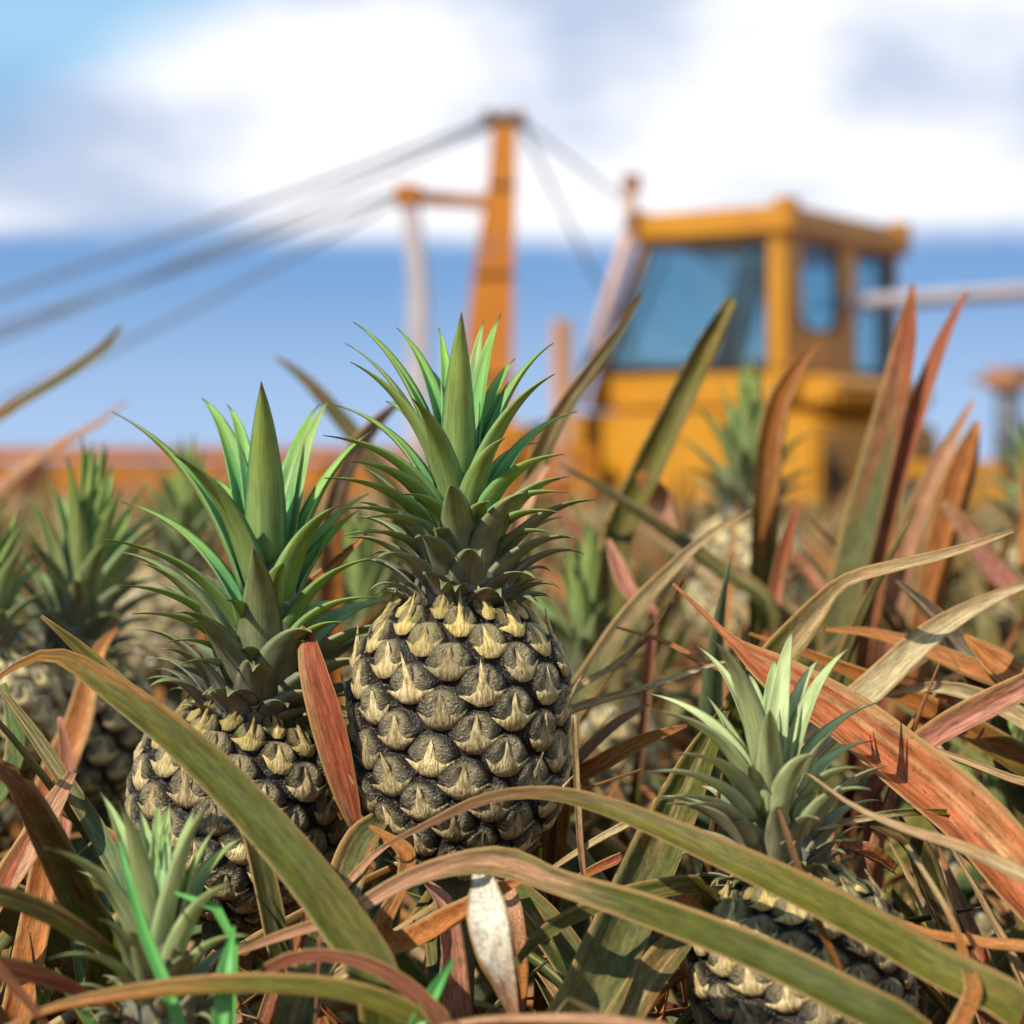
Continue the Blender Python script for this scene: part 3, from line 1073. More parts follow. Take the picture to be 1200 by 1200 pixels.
def pineapple(label, bottom, top, d, r_px, crown_px, explicit=None, leaf_len=0.10, n_leaf=46, detail=True, pale=0.0, spin=0.0, group=None,
              low_n=0.45, cols=18, twist=0.55, depth_tilt=0.0, lean=(0, 0)):
    B0 = at(bottom[0], bottom[1], d)
    T0 = at(top[0], top[1], d + depth_tilt)
    ax = (T0 - B0)
    H = ax.length
    ax.normalize()
    rad = r_px * d / F_PX
    q = Vector((0, 0, 1)).rotation_difference(ax)
    root = thing('pineapple', label, 'pineapple', B0, group)
    root.rotation_mode = 'QUATERNION'
    root.rotation_quaternion = q
    mw = Matrix.Translation(B0) @ q.to_matrix().to_4x4()
    body = part('fruit_body', CORE, root)
    body.scale = (rad, rad, H)
    # eyes: staggered columns that lean slightly round the fruit
    body_scale_inv = Matrix.Diagonal((1 / rad, 1 / rad, 1 / H, 1))
    tt = np.linspace(0.0, 1.0, 400)
    rr_ = np.array([fruit_profile(t) for t in tt]) * rad
    arc = np.concatenate([[0], np.cumsum(np.hypot(np.diff(rr_), np.diff(tt) * H))])
    col_w = 2 * math.pi * rad / cols
    rows = max(4, round(arc[-1] / (col_w * 1.12)))
    row_h = arc[-1] / rows
    joined = None if detail else bmesh.new()
    for c in range(cols):
        for k in range(rows + 1):
            sa = (k + 0.30 + 0.5 * (c % 2)) * row_h
            if sa > arc[-1] * 0.99:
                continue
            t = float(np.interp(sa, arc, tt))
            z = t * H
            pr = fruit_profile(t)
            if pr < 0.5 and t < 0.5 and c % 2:
                continue
            r0 = rad * pr
            dr = (fruit_profile(t + 0.01) - fruit_profile(t - 0.01)) / 0.02 * rad / H
            a = spin + 2 * math.pi * c / cols + twist * (t - 0.5) + rnd.uniform(-0.025, 0.025)
            sc = 2 * math.pi * r0 / cols * 0.715
            nrm = Vector((math.cos(a), math.sin(a), -dr)).normalized()
            side = Vector((-math.sin(a), math.cos(a), 0))
            upv = nrm.cross(side).normalized()
            yb = row_h * 0.582
            rot = Matrix((side, upv, nrm)).transposed().to_4x4()
            topm = max(0.0, (t - 0.80) / 0.20)
            me = EYES_SPIKE[rnd.randrange(3)] if (t > 0.87 or rnd.random() < 0.2) else EYES[rnd.randrange(6)]
            roll = Matrix.Rotation(rnd.uniform(-0.10, 0.10) + 0.05, 4, 'Z')
            Mx = Matrix.Translation(Vector((math.cos(a) * r0 * 0.95, math.sin(a) * r0 * 0.95, z))) @ rot @ roll @ Matrix.Diagonal((sc * rnd.uniform(0.98, 1.06), yb * rnd.uniform(1.0, 1.08), col_w * 0.5 * rnd.uniform(0.85, 1.15), 1))
            ripe = min(1.0, topm * 1.2 + rnd.uniform(0, 0.25) + max(0, (t - 0.5)) * 0.35)
            if detail:
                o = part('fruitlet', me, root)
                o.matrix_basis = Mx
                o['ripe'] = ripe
            else:
                tmp = bmesh.new()
                tmp.from_mesh(me)
                tmp.transform(Mx)
                tm = bpy.data.meshes.new('tmp')
                tmp.to_mesh(tm)
                tmp.free()
                joined.from_mesh(tm)
                bpy.data.meshes.remove(tm)
    if not detail:
        jm = bpy.data.meshes.new('fruitlets')
        joined.to_mesh(jm)
        joined.free()
        jm.materials.append(M['fruitlet'])
        jm.materials.append(M['bract'])
        jo = part('fruitlets', jm, root)
        jo['kind'] = 'stuff'
        jo['ripe'] = 0.3
    # crown
    ch = crown_px * d / F_PX
    stem_h = ch * 0.52
    cr = part('crown', CSTEM, root)
    cr.location = (0, 0, H * 0.985)
    lean_q = Quaternion((0, 1, 0), lean[0]) @ Quaternion((1, 0, 0), lean[1])
    cr.rotation_mode = 'QUATERNION'
    cr.rotation_quaternion = lean_q
    k = stem_h
    rr = min(rad * 0.50, ch * 0.19)
    cr.scale = (1, 1, 1)
    # stem mesh scaled through its own copy so that leaves keep true scale
    cm = CSTEM.copy()
    cm.transform(Matrix.Diagonal((rr / 0.26, rr / 0.26, stem_h, 1)))
    cr.data = cm
    crown_w = mw @ Matrix.Translation((0, 0, H * 0.985)) @ lean_q.to_matrix().to_4x4()
    inv = crown_w.inverted()
    n = n_leaf
    for i in range(n):
        t = i / (n - 1)
        if explicit and t > low_n:
            continue
        az = i * 2.39996 + spin
        z = stem_h * (-0.03 + 0.95 * t ** 1.25)
        rb = rr * (1 - 0.85 * t) * 0.86
        Ln = ch * (0.23 + 0.40 * min(t / 0.55, 1.0) ** 0.9 - 0.06 * max(0, t - 0.75)) * rnd.uniform(0.9, 1.1)
        if explicit:
            Ln *= 0.92
        vi = int(np.clip(round(t * 8.6 + rnd.uniform(-0.5, 0.5)), 0, 8))
        wf = 1.75 - 0.70 * min(1, t / 0.5)
        place_leaf(cr, (math.cos(az) * rb, math.sin(az) * rb, z), az, Ln, wf * rnd.uniform(0.9, 1.1), vi,
                   max(0.0, min(1.0, 1.1 - t / 0.78)), min(1, pale + rnd.uniform(0, 0.15)), rnd.uniform(-0.08, 0.08))
    for i in range(16):
        az = i * 2.39996 + spin + 0.7
        place_leaf(cr, (math.cos(az) * rr * 0.92, math.sin(az) * rr * 0.92, stem_h * rnd.uniform(-0.05, 0.10)), az, ch * rnd.uniform(0.14, 0.22), 2.1,
                   rnd.choice((0, 1, 1, 2)), 1.0, 0.0, rnd.uniform(-0.1, 0.25))
    if explicit:
        # a few long leaves at the back that the drawn ones leave open
        for i in range(7):
            az = math.pi / 2 + rnd.uniform(-1.1, 1.1)
            place_leaf(cr, (math.cos(az) * rr * 0.3, math.sin(az) * rr * 0.3, stem_h * rnd.uniform(0.45, 0.8)), az, leaf_len * rnd.uniform(0.65, 0.85), 0.85,
                       rnd.choice((5, 6, 7)), 0.0, pale)
        for e in explicit:
            tip, base, w, side = e[:4]
            explicit_leaf(cr, inv, tip, base, d, w, leaf_len, side, min(1, pale + rnd.uniform(0, 0.12) + (e[4] if len(e) > 4 else 0)), e[5] if len(e) > 5 else 0.0)
    return root, B0, H, rad


main_leaves = [
    ((414, 377), (520, 565), 27, 1), ((405, 402), (515, 570), 22, 1, 0.2), ((411, 424), (524, 585), 40, -1), ((465, 384), (527, 545), 28, 1),
    ((514, 384), (530, 540), 22, 1), ((541, 366), (537, 580), 44, -1), ((567, 376), (548, 545), 24, 1, 0.35), ((587, 368), (551, 560), 30, 1),
    ((648, 402), (560, 565), 26, 1), ((650, 438), (554, 590), 40, -1), ((483, 467), (531, 605), 38, -1), ((388, 473), (512, 590), 24, 1),
    ((379, 510), (517, 605), 34, -1), ((676, 482), (572, 595), 28, 1), ((592, 513), (546, 622), 36, -1), ((661, 532), (562, 618), 34, -1),
    ((404, 540), (512, 615), 34, -1), ((380, 560), (508, 630), 34, -1), ((470, 579), (530, 640), 34, -1), ((664, 577), (566, 628), 30, -1),
    ((573, 588), (550, 655), 38, -1, 0, 0.3), ((395, 597), (508, 642), 28, -1, 0, 0.2), ((428, 607), (514, 648), 30, -1, 0, 0.3), ((632, 519), (565, 590), 24, 1),
    ((655, 600), (570, 645), 26, -1, 0, 0.2), ((505, 432), (527, 560), 30, 1), ((604, 420), (556, 560), 28, 1), ((452, 470), (520, 580), 30, 1),
    ((403, 627), (503, 660), 24, -1, 0, 0.5), ((650, 625), (578, 662), 24, -1, 0, 0.5), ((508, 622), (528, 665), 32, -1, 0, 0.6)]
left_leaves = [
    ((131, 482), (290, 700), 32, 1), ((204, 533), (300, 700), 46, -1), ((236, 466), (290, 620), 32, 1), ((266, 474), (298, 615), 24, 1),
    ((306, 447), (311, 660), 50, -1), ((374, 474), (325, 650), 30, 1), ((386, 468), (333, 660), 30, 1, 0.35), ((437, 504), (330, 705), 38, 1),
    ((142, 588), (286, 725), 30, 1), ((121, 632), (284, 745), 32, -1), ((397, 592), (322, 735), 44, -1), ((432, 578), (332, 735), 32, 1),
    ((333, 660), (312, 765), 40, -1), ((139, 686), (284, 775), 28, -1), ((266, 703), (300, 785), 40, -1), ((438, 654), (330, 762), 30, -1),
    ((441, 700), (332, 775), 28, -1), ((155, 719), (284, 788), 26, -1), ((222, 730), (290, 795), 32, -1), ((408, 730), (336, 795), 28, -1),
    ((357, 751), (312, 830), 42, -1, 0, 0.2), ((196, 752), (288, 806), 24, -1, 0, 0.2), ((250, 560), (300, 690), 36, 1), ((345, 540), (320, 680), 38, 1),
    ((212, 778), (290, 820), 24, -1, 0, 0.4), ((285, 760), (303, 826), 36, -1, 0, 0.3)]
right_leaves = [
    ((815, 756), (890, 895), 26, 1), ((833, 749), (893, 905), 38, -1), ((929, 738), (907, 900), 30, 1), ((908, 772), (902, 885), 24, 1, -0.2),
    ((877, 790), (893, 880), 20, 1), ((961, 772), (918, 895), 24, 1), ((998, 757), (922, 910), 30, 1), ((902, 832), (901, 955), 38, -1),
    ((757, 812), (884, 920), 32, 1), ((760, 832), (882, 930), 30, -1, 0.15), ((1032, 822), (928, 925), 26, 1), ((791, 884), (882, 950), 34, -1),
    ((956, 884), (912, 965), 36, -1), ((1024, 868), (936, 942), 28, 1), ((758, 905), (878, 962), 28, -1, 0.1), ((1012, 900), (936, 962), 26, -1),
    ((768, 938), (875, 975), 20, -1, 0, 0.3), ((914, 945), (912, 1015), 34, -1, 0, 0.7), ((862, 800), (896, 900), 28, 1), ((945, 810), (912, 905), 30, 1),
    ((1020, 925), (940, 980), 24, -1, 0, 0.2), ((800, 945), (880, 990), 26, -1, 0, 0.6), ((960, 960), (925, 1010), 28, -1, 0, 0.8)]
front_leaves = [
    ((117, 928), (168, 1100), 32, 1), ((139, 940), (176, 1120), 40, -1), ((51, 993), (162, 1110), 42, -1), ((186, 942), (184, 1060), 22, 1, -0.2),
    ((199, 942), (190, 1060), 20, 1), ((248, 937), (188, 1130), 40, -1), ((289, 979), (206, 1105), 32, 1), ((275, 1034), (198, 1150), 34, -1),
    ((58, 1123), (160, 1165), 22, -1), ((117, 1077), (166, 1180), 28, -1, 0, 0.5), ((209, 1114), (206, 1170), 28, -1, 0, 0.6), ((296, 1098), (212, 1160), 24, -1),
    ((236, 1010), (200, 1105), 30, 1), ((90, 1020), (166, 1110), 30, 1), ((150, 1092), (176, 1190), 40, -1, 0, 0.3)]

FRUITS = []
FRUITS.append(pineapple('largest pineapple, sharp and upright, tall green crown before the orange mast', (535, 1014), (541, 704), 1.30, 127, 318,
                        main_leaves, 0.105, 72, spin=0.3, low_n=0.46))
FRUITS.append(pineapple('pineapple with wide arching crown, fruit half hidden by a thick olive leaf', (258, 1068), (298, 838), 1.345, 126, 385,
                        left_leaves, 0.125, 66, spin=1.1, low_n=0.42, cols=18))
FRUITS.append(pineapple('pineapple with pale silvery crown and fruit crossed by two long olive leaves', (965, 1300), (918, 1030), 1.165, 128, 290,
                        right_leaves, 0.095, 56, pale=0.72, spin=2.0, low_n=0.46, depth_tilt=0.02))
FRUITS.append(pineapple('pineapple with short grey green crown beside the bright grass blades', (188, 1440), (188, 1196), 1.08, 112, 265,
                        front_leaves, 0.09, 46, pale=0.45, spin=0.7, low_n=0.35))
FRUITS.append(pineapple('pale blurred pineapple behind the red folded leaf, crown before the boom', (62, 940), (86, 765), 1.84, 98, 235,
                        None, 0.11, 44, spin=0.2))
BGF = [
    ((874, 760), (876, 610), 2.6, 70, 178, 'blurred pineapple with crown standing in front of the cab window'),
    ((685, 960), (688, 815), 2.0, 84, 190, 'soft blurred pineapple with teal crown just behind the largest pineapple'),
    ((205, 800), (212, 672), 2.45, 70, 150, 'blurred pineapple crown showing behind the wide arching crown'),
    ((425, 920), (424, 790), 2.15, 80, 190, 'blurred pineapple crown between the two tallest crowned pineapples'),
    ((1212, 760), (1215, 640), 2.7, 66, 160, 'blurred pineapple crown in front of the rusty capped stack'),
    ((1170, 1150), (1172, 1010), 1.72, 94, 175, 'blurred pineapple crown behind the broad torn orange leaf'),
    ((-22, 900), (-18, 770), 1.75, 90, 180, 'blurred pineapple with green crown tips beside the pale blurred pineapple'),
]
for i, (b, t, d, r, c, lab) in enumerate(BGF):
    FRUITS.append(pineapple(lab, b, t, d, r, c, None, 0.1, 40, detail=False, spin=i * 0.9))

# ------------------------------------------------------------------ pineapple plants
STEM = lathe_mesh('stalk', [(1.0, 0.0), (0.9, 0.2), (0.75, 0.5), (0.7, 0.8), (0.8, 1.0)], 10, M['stem'])


class Plant:
    def __init__(self, x, y, label, group=None):
        self.root = thing('pineapple_plant', label, 'pineapple plant', (x, y, 0), group, None)
        self.loc = Vector((x, y, 0))

    def stalk(self, top, r=0.016):
        v = top - self.loc
        o = part('stalk', STEM, self.root)
        o.rotation_mode = 'QUATERNION'
        o.rotation_quaternion = Vector((0, 0, 1)).rotation_difference(v.normalized())
        o.scale = (r, r, v.length)


# shared blade shapes: unit length, heading +x, rising +z
def blade_variant(a0, a1, kink=None, ka=0.0, seed=0, twist=0.0, crinkle=0.0, w=0.062):
    n = 18
    v = np.linspace(0, 1, n)
    ang = a0 + (a1 - a0) * v ** 1.3
    if kink:
        ang = np.where(v > kink, ka + (v - kink) * -0.4, ang)
    x = np.concatenate([[0], np.cumsum(np.cos(ang[:-1]))]) / (n - 1)
    z = np.concatenate([[0], np.cumsum(np.sin(ang[:-1]))]) / (n - 1)
    pts = np.stack([x, 0.015 * np.sin(v * 3 + seed), z], 1)
    wid = np.maximum(w * np.where(v < 0.3, 0.75 + 0.25 * v / 0.3, (1 - ((v - 0.3) / 0.7) ** 1.7)), 0.0025)
    if kink:
        wid = wid * (1 - 0.35 * np.exp(-((v - kink) / 0.04) ** 2))
    hint = np.stack([-np.sin(ang), np.zeros(n), np.cos(ang)], 1)
    return ribbon('leaf', pts, wid, hint, chan=0.26, thick=0.0035, twist=twist, crinkle=crinkle, seed=seed, mat=M['leaf'], fold=0.1), pts


BL = [blade_variant(R(80), R(62), seed=1), blade_variant(R(72), R(38), seed=2, twist=0.3), blade_variant(R(66), R(-5), seed=3), blade_variant(R(62), R(-48), seed=4, twist=-0.5),
      blade_variant(R(66), R(58), 0.62, R(-25), 5, 0.6, 0.05), blade_variant(R(42), R(8), seed=6, twist=0.4), blade_variant(R(52), R(44), 0.5, R(-68), 7, -0.8, 0.06),
      blade_variant(R(70), R(24), seed=8, twist=1.1), blade_variant(R(60), R(30), 0.75, R(-50), 9, 1.4, 0.08, 0.04), blade_variant(R(50), R(20), None, 0, 10, 0.9, 0.10, 0.022)]

KEEP = [  # px box and depth that stray leaves must leave open
    (385, 690, 360, 720, 1.36), (405, 672, 700, 985, 1.36), (120, 450, 440, 850, 1.40), (140, 405, 830, 1040, 1.38), (760, 1040, 740, 1010, 1.20),
    (770, 1080, 1020, 1260, 1.17), (60, 300, 930, 1160, 1.12), (0, 160, 520, 900, 1.82), (800, 950, 420, 590, 2.5), (640, 740, 620, 780, 1.95),
    (440, 760, 1010, 1200, 1.22), (0, 500, 990, 1230, 1.04), (640, 1200, 930, 1230, 1.0), (1120, 1200, 840, 980, 1.70)]

DRY = ['red', 'orange', 'peach', 'tan', 'orangedark', 'straw', 'orange', 'tan', 'brown', 'redbrown']
LIVE = ['olive', 'olive2', 'olivegrey', 'green', 'greensilver', 'green', 'olivedark', 'olive2']


XTRA = []


def stray_leaves(pl, n, lmin, lmax, rise=0.16, dry=0.35, zmax=0.70, wmul=1.0, pick=None):
    done = tries = 0
    while done < n and tries < n * 8:
        tries += 1
        vi = rnd.choice(pick) if pick else rnd.randrange(len(BL))
        me, cl = BL[vi]
        az = rnd.uniform(0, 2 * math.pi)
        L = rnd.uniform(lmin, lmax)
        base = pl.loc + Vector((math.cos(az) * 0.025, math.sin(az) * 0.025, rnd.uniform(0.04, rise)))
        tilt = rnd.uniform(-0.22, 0.22)
        Mx = Matrix.Translation(base) @ Matrix.Rotation(az, 4, 'Z') @ Matrix.Rotation(tilt, 4, 'Y') @ Matrix.Rotation(rnd.uniform(-0.3, 0.3), 4, 'X')
        ok = True
        seen = False
        for p in cl[::2]:
            w = Mx @ (Vector(p) * L)
            if w.z > zmax or w.z < 0.01:
                ok = False
                break
            if w.y < 0.55:
                ok = False
                break
            q = project(w)
            if q is None or q[2] < 0.78:
                ok = False
                break
            for (x0, x1, y0, y1, dd) in KEEP:
                if x0 < q[0] < x1 and y0 < q[1] < y1 and q[2] < dd:
                    ok = False
            if q[1] < 565 and q[2] < 2.2 and q[0] < 640:
                ok = False
            if not ok:
                break
            if -260 < q[0] < 1460 and q[1] < 1300:
                seen = True
        if not ok or not seen:
            continue
        o = part('leaf', me, pl.root)
        loc, rq, _ = Mx.decompose()
        o.location = loc - pl.loc
        o.rotation_mode = 'QUATERNION'
        o.rotation_quaternion = rq
        ws = rnd.uniform(0.7, 1.15) * wmul
        o.scale = (L, L * ws, L)
        if rnd.random() < dry:
            a, b, mx_ = rnd.choice(DRY), rnd.choice(DRY), rnd.uniform(0.2, 0.8)
        else:
            a, b, mx_ = rnd.choice(LIVE), rnd.choice(DRY + LIVE), rnd.uniform(0.55, 1.15)
        leaf_props(o, a, b, mx_, rnd.uniform(0.3, 0.9))
        done += 1


def hero(pl, pts, wid, ca, cb, mix_at=0.7, root=None, face=(0.0, -0.75, 0.66), chan=0.22, twist=0.0, crinkle=0.0, edge=0.75, n=44, fold=0.05, thick=0.0022, name='leaf'):
    """a single leaf drawn tip -> root through photograph positions (px, py, depth); root continues down to its plant"""
    P = [list(at(*p)) for p in pts]
    Wd = [w * p[2] / F_PX for w, p in zip(wid, pts)]
    if root is not None:
        r = pl.loc + Vector(root)
        P.append(list(r))
        Wd.append(Wd[-1] * 1.05)
    A_ = np.array([p + [w] for p, w in zip(P, Wd)])[::-1]
    Cc = catmull(A_, n)
    chan = chan * rnd.uniform(0.85, 1.6)
    crinkle = max(crinkle, 0.014)
    twist = twist or rnd.uniform(-0.35, 0.35)
    me = ribbon(name, Cc[:, :3] - np.array(pl.loc), np.maximum(Cc[:, 3], 0.0006), np.array(face), chan, thick, twist, crinkle, rnd.randrange(9999),
                M['leaf'], fold)
    o = part(name, me, pl.root)
    leaf_props(o, ca, cb, mix_at, edge)
    return o


def plant_under(fi, label, off=(0, 0)):
    root, B0, H, rad = FRUITS[fi]
    ax = root.rotation_quaternion @ Vector((0, 0, 1))
    k = (B0.z) / max(ax.z, 0.5)
    p = Plant(B0.x - ax.x * k * 0.4 + off[0], B0.y - ax.y * k * 0.4 + off[1], label)
    p.stalk(B0 + ax * 0.012)
    return p


P_main = plant_under(0, 'pineapple plant bearing the largest pineapple, with a cream dry leaf under the fruit')
P_left = plant_under(1, 'pineapple plant bearing the wide crowned pineapple, with a red hanging leaf')
P_right = plant_under(2, 'pineapple plant bearing the silvery crowned pineapple, with a thin brown strand')
P_front = plant_under(3, 'pineapple plant bearing the short crowned pineapple by the grass blades')
P_fl = plant_under(4, 'pineapple plant bearing the pale blurred pineapple, with a red folded leaf')
P_e = Plant(0.36, 0.98, 'pineapple plant whose two long olive leaves cross the silvery crowned pineapple')
P_n = Plant(0.47, 1.32, 'pineapple plant with a broad torn orange leaf arching over the silvery crown')
P_a = Plant(-0.01, 1.02, 'pineapple plant with a thick olive leaf reaching across the wide crowned pineapple')
P_b = Plant(-0.38, 1.2, 'pineapple plant with orange leaves and a dark tipped olive leaf beside the short crown')
P_v = Plant(0.30, 2.05, 'pineapple plant with tall upright red and olive leaves before the cab')
P_w = Plant(0.06, 1.95, 'pineapple plant with two tall straight olive leaves in front of the cab')
P_o = Plant(0.16, 1.42, 'pineapple plant with bent tan tipped leaves above the silvery crown')
P_y = Plant(-0.42, 2.45, 'pineapple plant with thin grey leaf tips raised against the sky above the boom')

# --- drawn leaves, tip first
# thick olive leaf over the wide crowned pineapple
hero(P_a, [(-10, 800, 1.19), (35, 772, 1.19), (72, 770, 1.18), (130, 806, 1.16), (215, 872, 1.13), (310, 968, 1.09), (390, 1068, 1.06), (450, 1180, 1.03)],
     [5, 12, 20, 34, 44, 52, 56, 58], 'olive', 'orangedark', 0.90, (-0.03, 0, 0.16), chan=0.24, edge=0.2)
hero(P_a, [(48, 722, 1.24), (95, 762, 1.24), (150, 815, 1.23), (215, 880, 1.22), (300, 985, 1.20)], [4, 16, 26, 28, 28], 'olivedark', 'olive', 0.75, (-0.06, 0.05, 0.2))
# dark tipped olive leaf and its neighbours, lower left
hero(P_b, [(-25, 890, 1.12), (10, 912, 1.13), (48, 975, 1.15), (90, 1060, 1.17), (125, 1130, 1.18)], [12, 32, 44, 46, 46], 'olive', 'brown', 0.80, (0.09, 0.0, 0.2), edge=0.6)
hero(P_b, [(-5, 800, 1.3), (40, 860, 1.29), (80, 920, 1.28), (120, 985, 1.27), (160, 1080, 1.25)], [6, 16, 20, 24, 26], 'greensilver', 'olivegrey', 0.8, (0.1, 0.05, 0.2), edge=0.3)
hero(P_b, [(85, 905, 1.27), (60, 950, 1.25), (25, 1010, 1.23), (-20, 1080, 1.2)], [12, 30, 36, 36], 'orange', 'peach', 0.4, (-0.05, 0, 0.2), crinkle=0.05)
hero(P_b, [(40, 965, 1.24), (15, 1010, 1.2), (-10, 1060, 1.18), (-40, 1120, 1.15)], [5, 18, 26, 30], 'peach', 'red', 0.6, (-0.06, 0, 0.15))
hero(P_b, [(70, 900, 1.3), (55, 1000, 1.27), (40, 1090, 1.25), (20, 1190, 1.2)], [10, 30, 38, 38], 'red', 'orange', 0.6, (0.0, 0.05, 0.15), crinkle=0.04)
hero(P_b, [(170, 1145, 1.1), (110, 1105, 1.07), (50, 1070, 1.05), (-20, 1050, 1.02), (-90, 1060, 1.0)], [6, 24, 32, 36, 36], 'olive2', 'olive', 0.7, (-0.05, 0, 0.2), edge=0.9)
hero(P_b, [(140, 1185, 1.06), (80, 1158, 1.05), (20, 1140, 1.03), (-60, 1138, 1.0)], [4, 20, 28, 30], 'pink', 'red', 0.6, (-0.08, 0, 0.15), crinkle=0.04)
hero(P_b, [(70, 1225, 1.0), (45, 1190, 1.0), (10, 1150, 1.0), (-40, 1110, 1.0)], [6, 10, 14, 16], 'peach', 'redbrown', 0.6, (-0.08, 0, 0.1))
hero(P_b, [(-40, 980, 1.35), (0, 930, 1.37), (20, 880, 1.38), (5, 800, 1.4)][::-1], [6, 26, 30, 30], 'green', 'green', 0.9, (0, 0.1, 0.2), edge=0.2)
# yellow olive leaf along the lower left edge
hero(P_a, [(-15, 1215, 1.0), (50, 1186, 1.0), (120, 1170, 1.0), (220, 1158, 1.0), (330, 1156, 1.0), (430, 1170, 1.0), (500, 1215, 1.0)], [5, 12, 20, 27, 29, 30, 32], 'olive2', 'orangedark', 0.84, (0.02, -0.04, 0.2), edge=0.9)
hero(P_a, [(275, 1166, 1.03), (330, 1128, 1.03), (400, 1122, 1.02), (470, 1152, 1.01), (530, 1225, 1.0)], [5, 16, 16, 20, 24], 'brown', 'redbrown', 0.5, (0.03, -0.03, 0.18), crinkle=0.05)
hero(P_main, [(270, 1120, 1.09), (320, 1100, 1.1), (400, 1073, 1.11), (480, 1030, 1.12), (545, 1012, 1.12), (592, 1012, 1.12), (650, 1034, 1.1), (750, 1066, 1.07), (870, 1112, 1.03), (980, 1165, 1.0), (1080, 1230, 0.98)],
     [4, 12, 17, 22, 30, 38, 32, 40, 46, 50, 52], 'olive', 'peach', 0.76, (0.34, -0.31, 0.26), edge=0.95, n=60, chan=0.16).name = 'leaf'
# long leaf over the largest fruit, crossing the silvery crowned pineapple
hero(P_e, [(448, 992, 1.17), (490, 972, 1.165), (560, 940, 1.155), (615, 930, 1.15), (665, 934, 1.14), (740, 957, 1.12), (850, 1005, 1.09), (970, 1062, 1.07), (1090, 1130, 1.05), (1210, 1205, 1.02)],
     [3, 9, 16, 18, 23, 30, 41, 50, 55, 57], 'olive2', 'brown', 0.82, (0.03, 0, 0.25), edge=0.95, n=60, chan=0.16)
# folded orange leaf and cream leaf under the largest fruit
hero(P_main, [(432, 968, 1.2), (458, 985, 1.19), (476, 1003, 1.18), (470, 1040, 1.17), (447, 1090, 1.165), (462, 1108, 1.16), (520, 1082, 1.15), (575, 1050, 1.145), (612, 1030, 1.15)],
     [4, 14, 22, 16, 26, 30, 30, 22, 10], 'orange', 'orangedark', 0.5, None, crinkle=0.04, n=60)
hero(P_main, [(606, 1200, 1.09), (596, 1165, 1.085), (582, 1118, 1.08), (573, 1075, 1.085), (568, 1045, 1.11), (562, 1000, 1.17)], [8, 24, 44, 50, 38, 12], 'cream', 'peach', 0.80, None, face=(-0.35, -0.85, 0.4), crinkle=0.03, edge=0.6)
hero(P_main, [(612, 1185, 1.2), (608, 1130, 1.2), (600, 1070, 1.2), (590, 1030, 1.22)], [8, 22, 26, 16], 'peach', 'orange', 0.6, None, face=(0, -1, 0.1))
hero(P_main, [(500, 1035, 1.23), (520, 1060, 1.22), (530, 1110, 1.22), (535, 1200, 1.22)], [10, 24, 30, 36], 'olivegrey', 'pink', 0.7, (0.01, -0.03, 0.2), crinkle=0.04)
hero(P_main, [(590, 1030, 1.24), (628, 1075, 1.22), (668, 1130, 1.2), (720, 1220, 1.17)], [26, 46, 50, 54], 'green', 'olive', 0.8, (0.05, -0.05, 0.2))
hero(P_main, [(596, 1142, 1.12), (630, 1100, 1.13), (690, 1066, 1.14), (760, 1045, 1.15), (830, 1050, 1.17)], [5, 16, 22, 26, 26], 'olive', 'olive', 0.8, (0.2, -0.03, 0.2))
hero(P_main, [(452, 955, 1.27), (425, 985, 1.24), (402, 1045, 1.2), (380, 1110, 1.17), (345, 1215, 1.14)], [20, 40, 46, 50, 54], 'olivegrey', 'olivegrey', 0.7, (-0.05, -0.05, 0.2), edge=0.6)
hero(P_main, [(478, 1225, 1.06), (440, 1130, 1.07), (415, 1060, 1.1)][::-1], [18, 36, 44], 'olive', 'green', 0.7, (-0.02, -0.1, 0.2))
# broad olive leaf rising from the bottom edge
hero(P_a, [(850, 832, 1.32), (822, 885, 1.3), (785, 965, 1.26), (740, 1065, 1.2), (695, 1170, 1.13), (655, 1270, 1.08)], [10, 34, 56, 66, 74, 78], 'olivegrey', 'olive', 0.8, (0.03, 0.0, 0.16), edge=0.4, chan=0.3)
hero(P_a, [(818, 1085, 1.18), (785, 1118, 1.16), (745, 1175, 1.13), (715, 1240, 1.1)], [20, 40, 44, 46], 'olive2', 'olivegrey', 0.6, (0.05, 0.02, 0.16), edge=0.4)
hero(P_a, [(440, 1230, 0.99), (540, 1200, 0.98), (640, 1196, 0.98), (740, 1202, 0.98), (800, 1225, 0.98)], [4, 14, 22, 24, 26], 'orange', 'peach', 0.5, (0.08, -0.03, 0.2), face=(0, -0.3, 0.95))
# red hanging leaf between the two main fruits
hero(P_left, [(423, 985, 1.27), (410, 930, 1.265), (392, 860, 1.265), (372, 790, 1.27), (360, 745, 1.285), (350, 770, 1.33), (345, 860, 1.36)], [10, 34, 46, 38, 24, 20, 20], 'orange', 'red', 0.4, (0.06, 0.02, 0.25), face=(-0.25, -1, 0.05), crinkle=0.03)
hero(P_left, [(385, 905, 1.31), (395, 930, 1.31), (405, 960, 1.31)], [14, 20, 12], 'orangedark', 'red', 0.5, None)
hero(P_left, [(430, 625, 1.42), (395, 660, 1.42), (355, 700, 1.41), (325, 760, 1.4)], [4, 14, 22, 24], 'peach', 'orange', 0.6, (0.03, 0.03, 0.3), crinkle=0.04)
hero(P_left, [(330, 1130, 1.2), (370, 1080, 1.2), (430, 1010, 1.21), (475, 975, 1.23)][::-1], [4, 9, 12, 14], 'brown', 'peach', 0.5, (0, -0.1, 0.2))
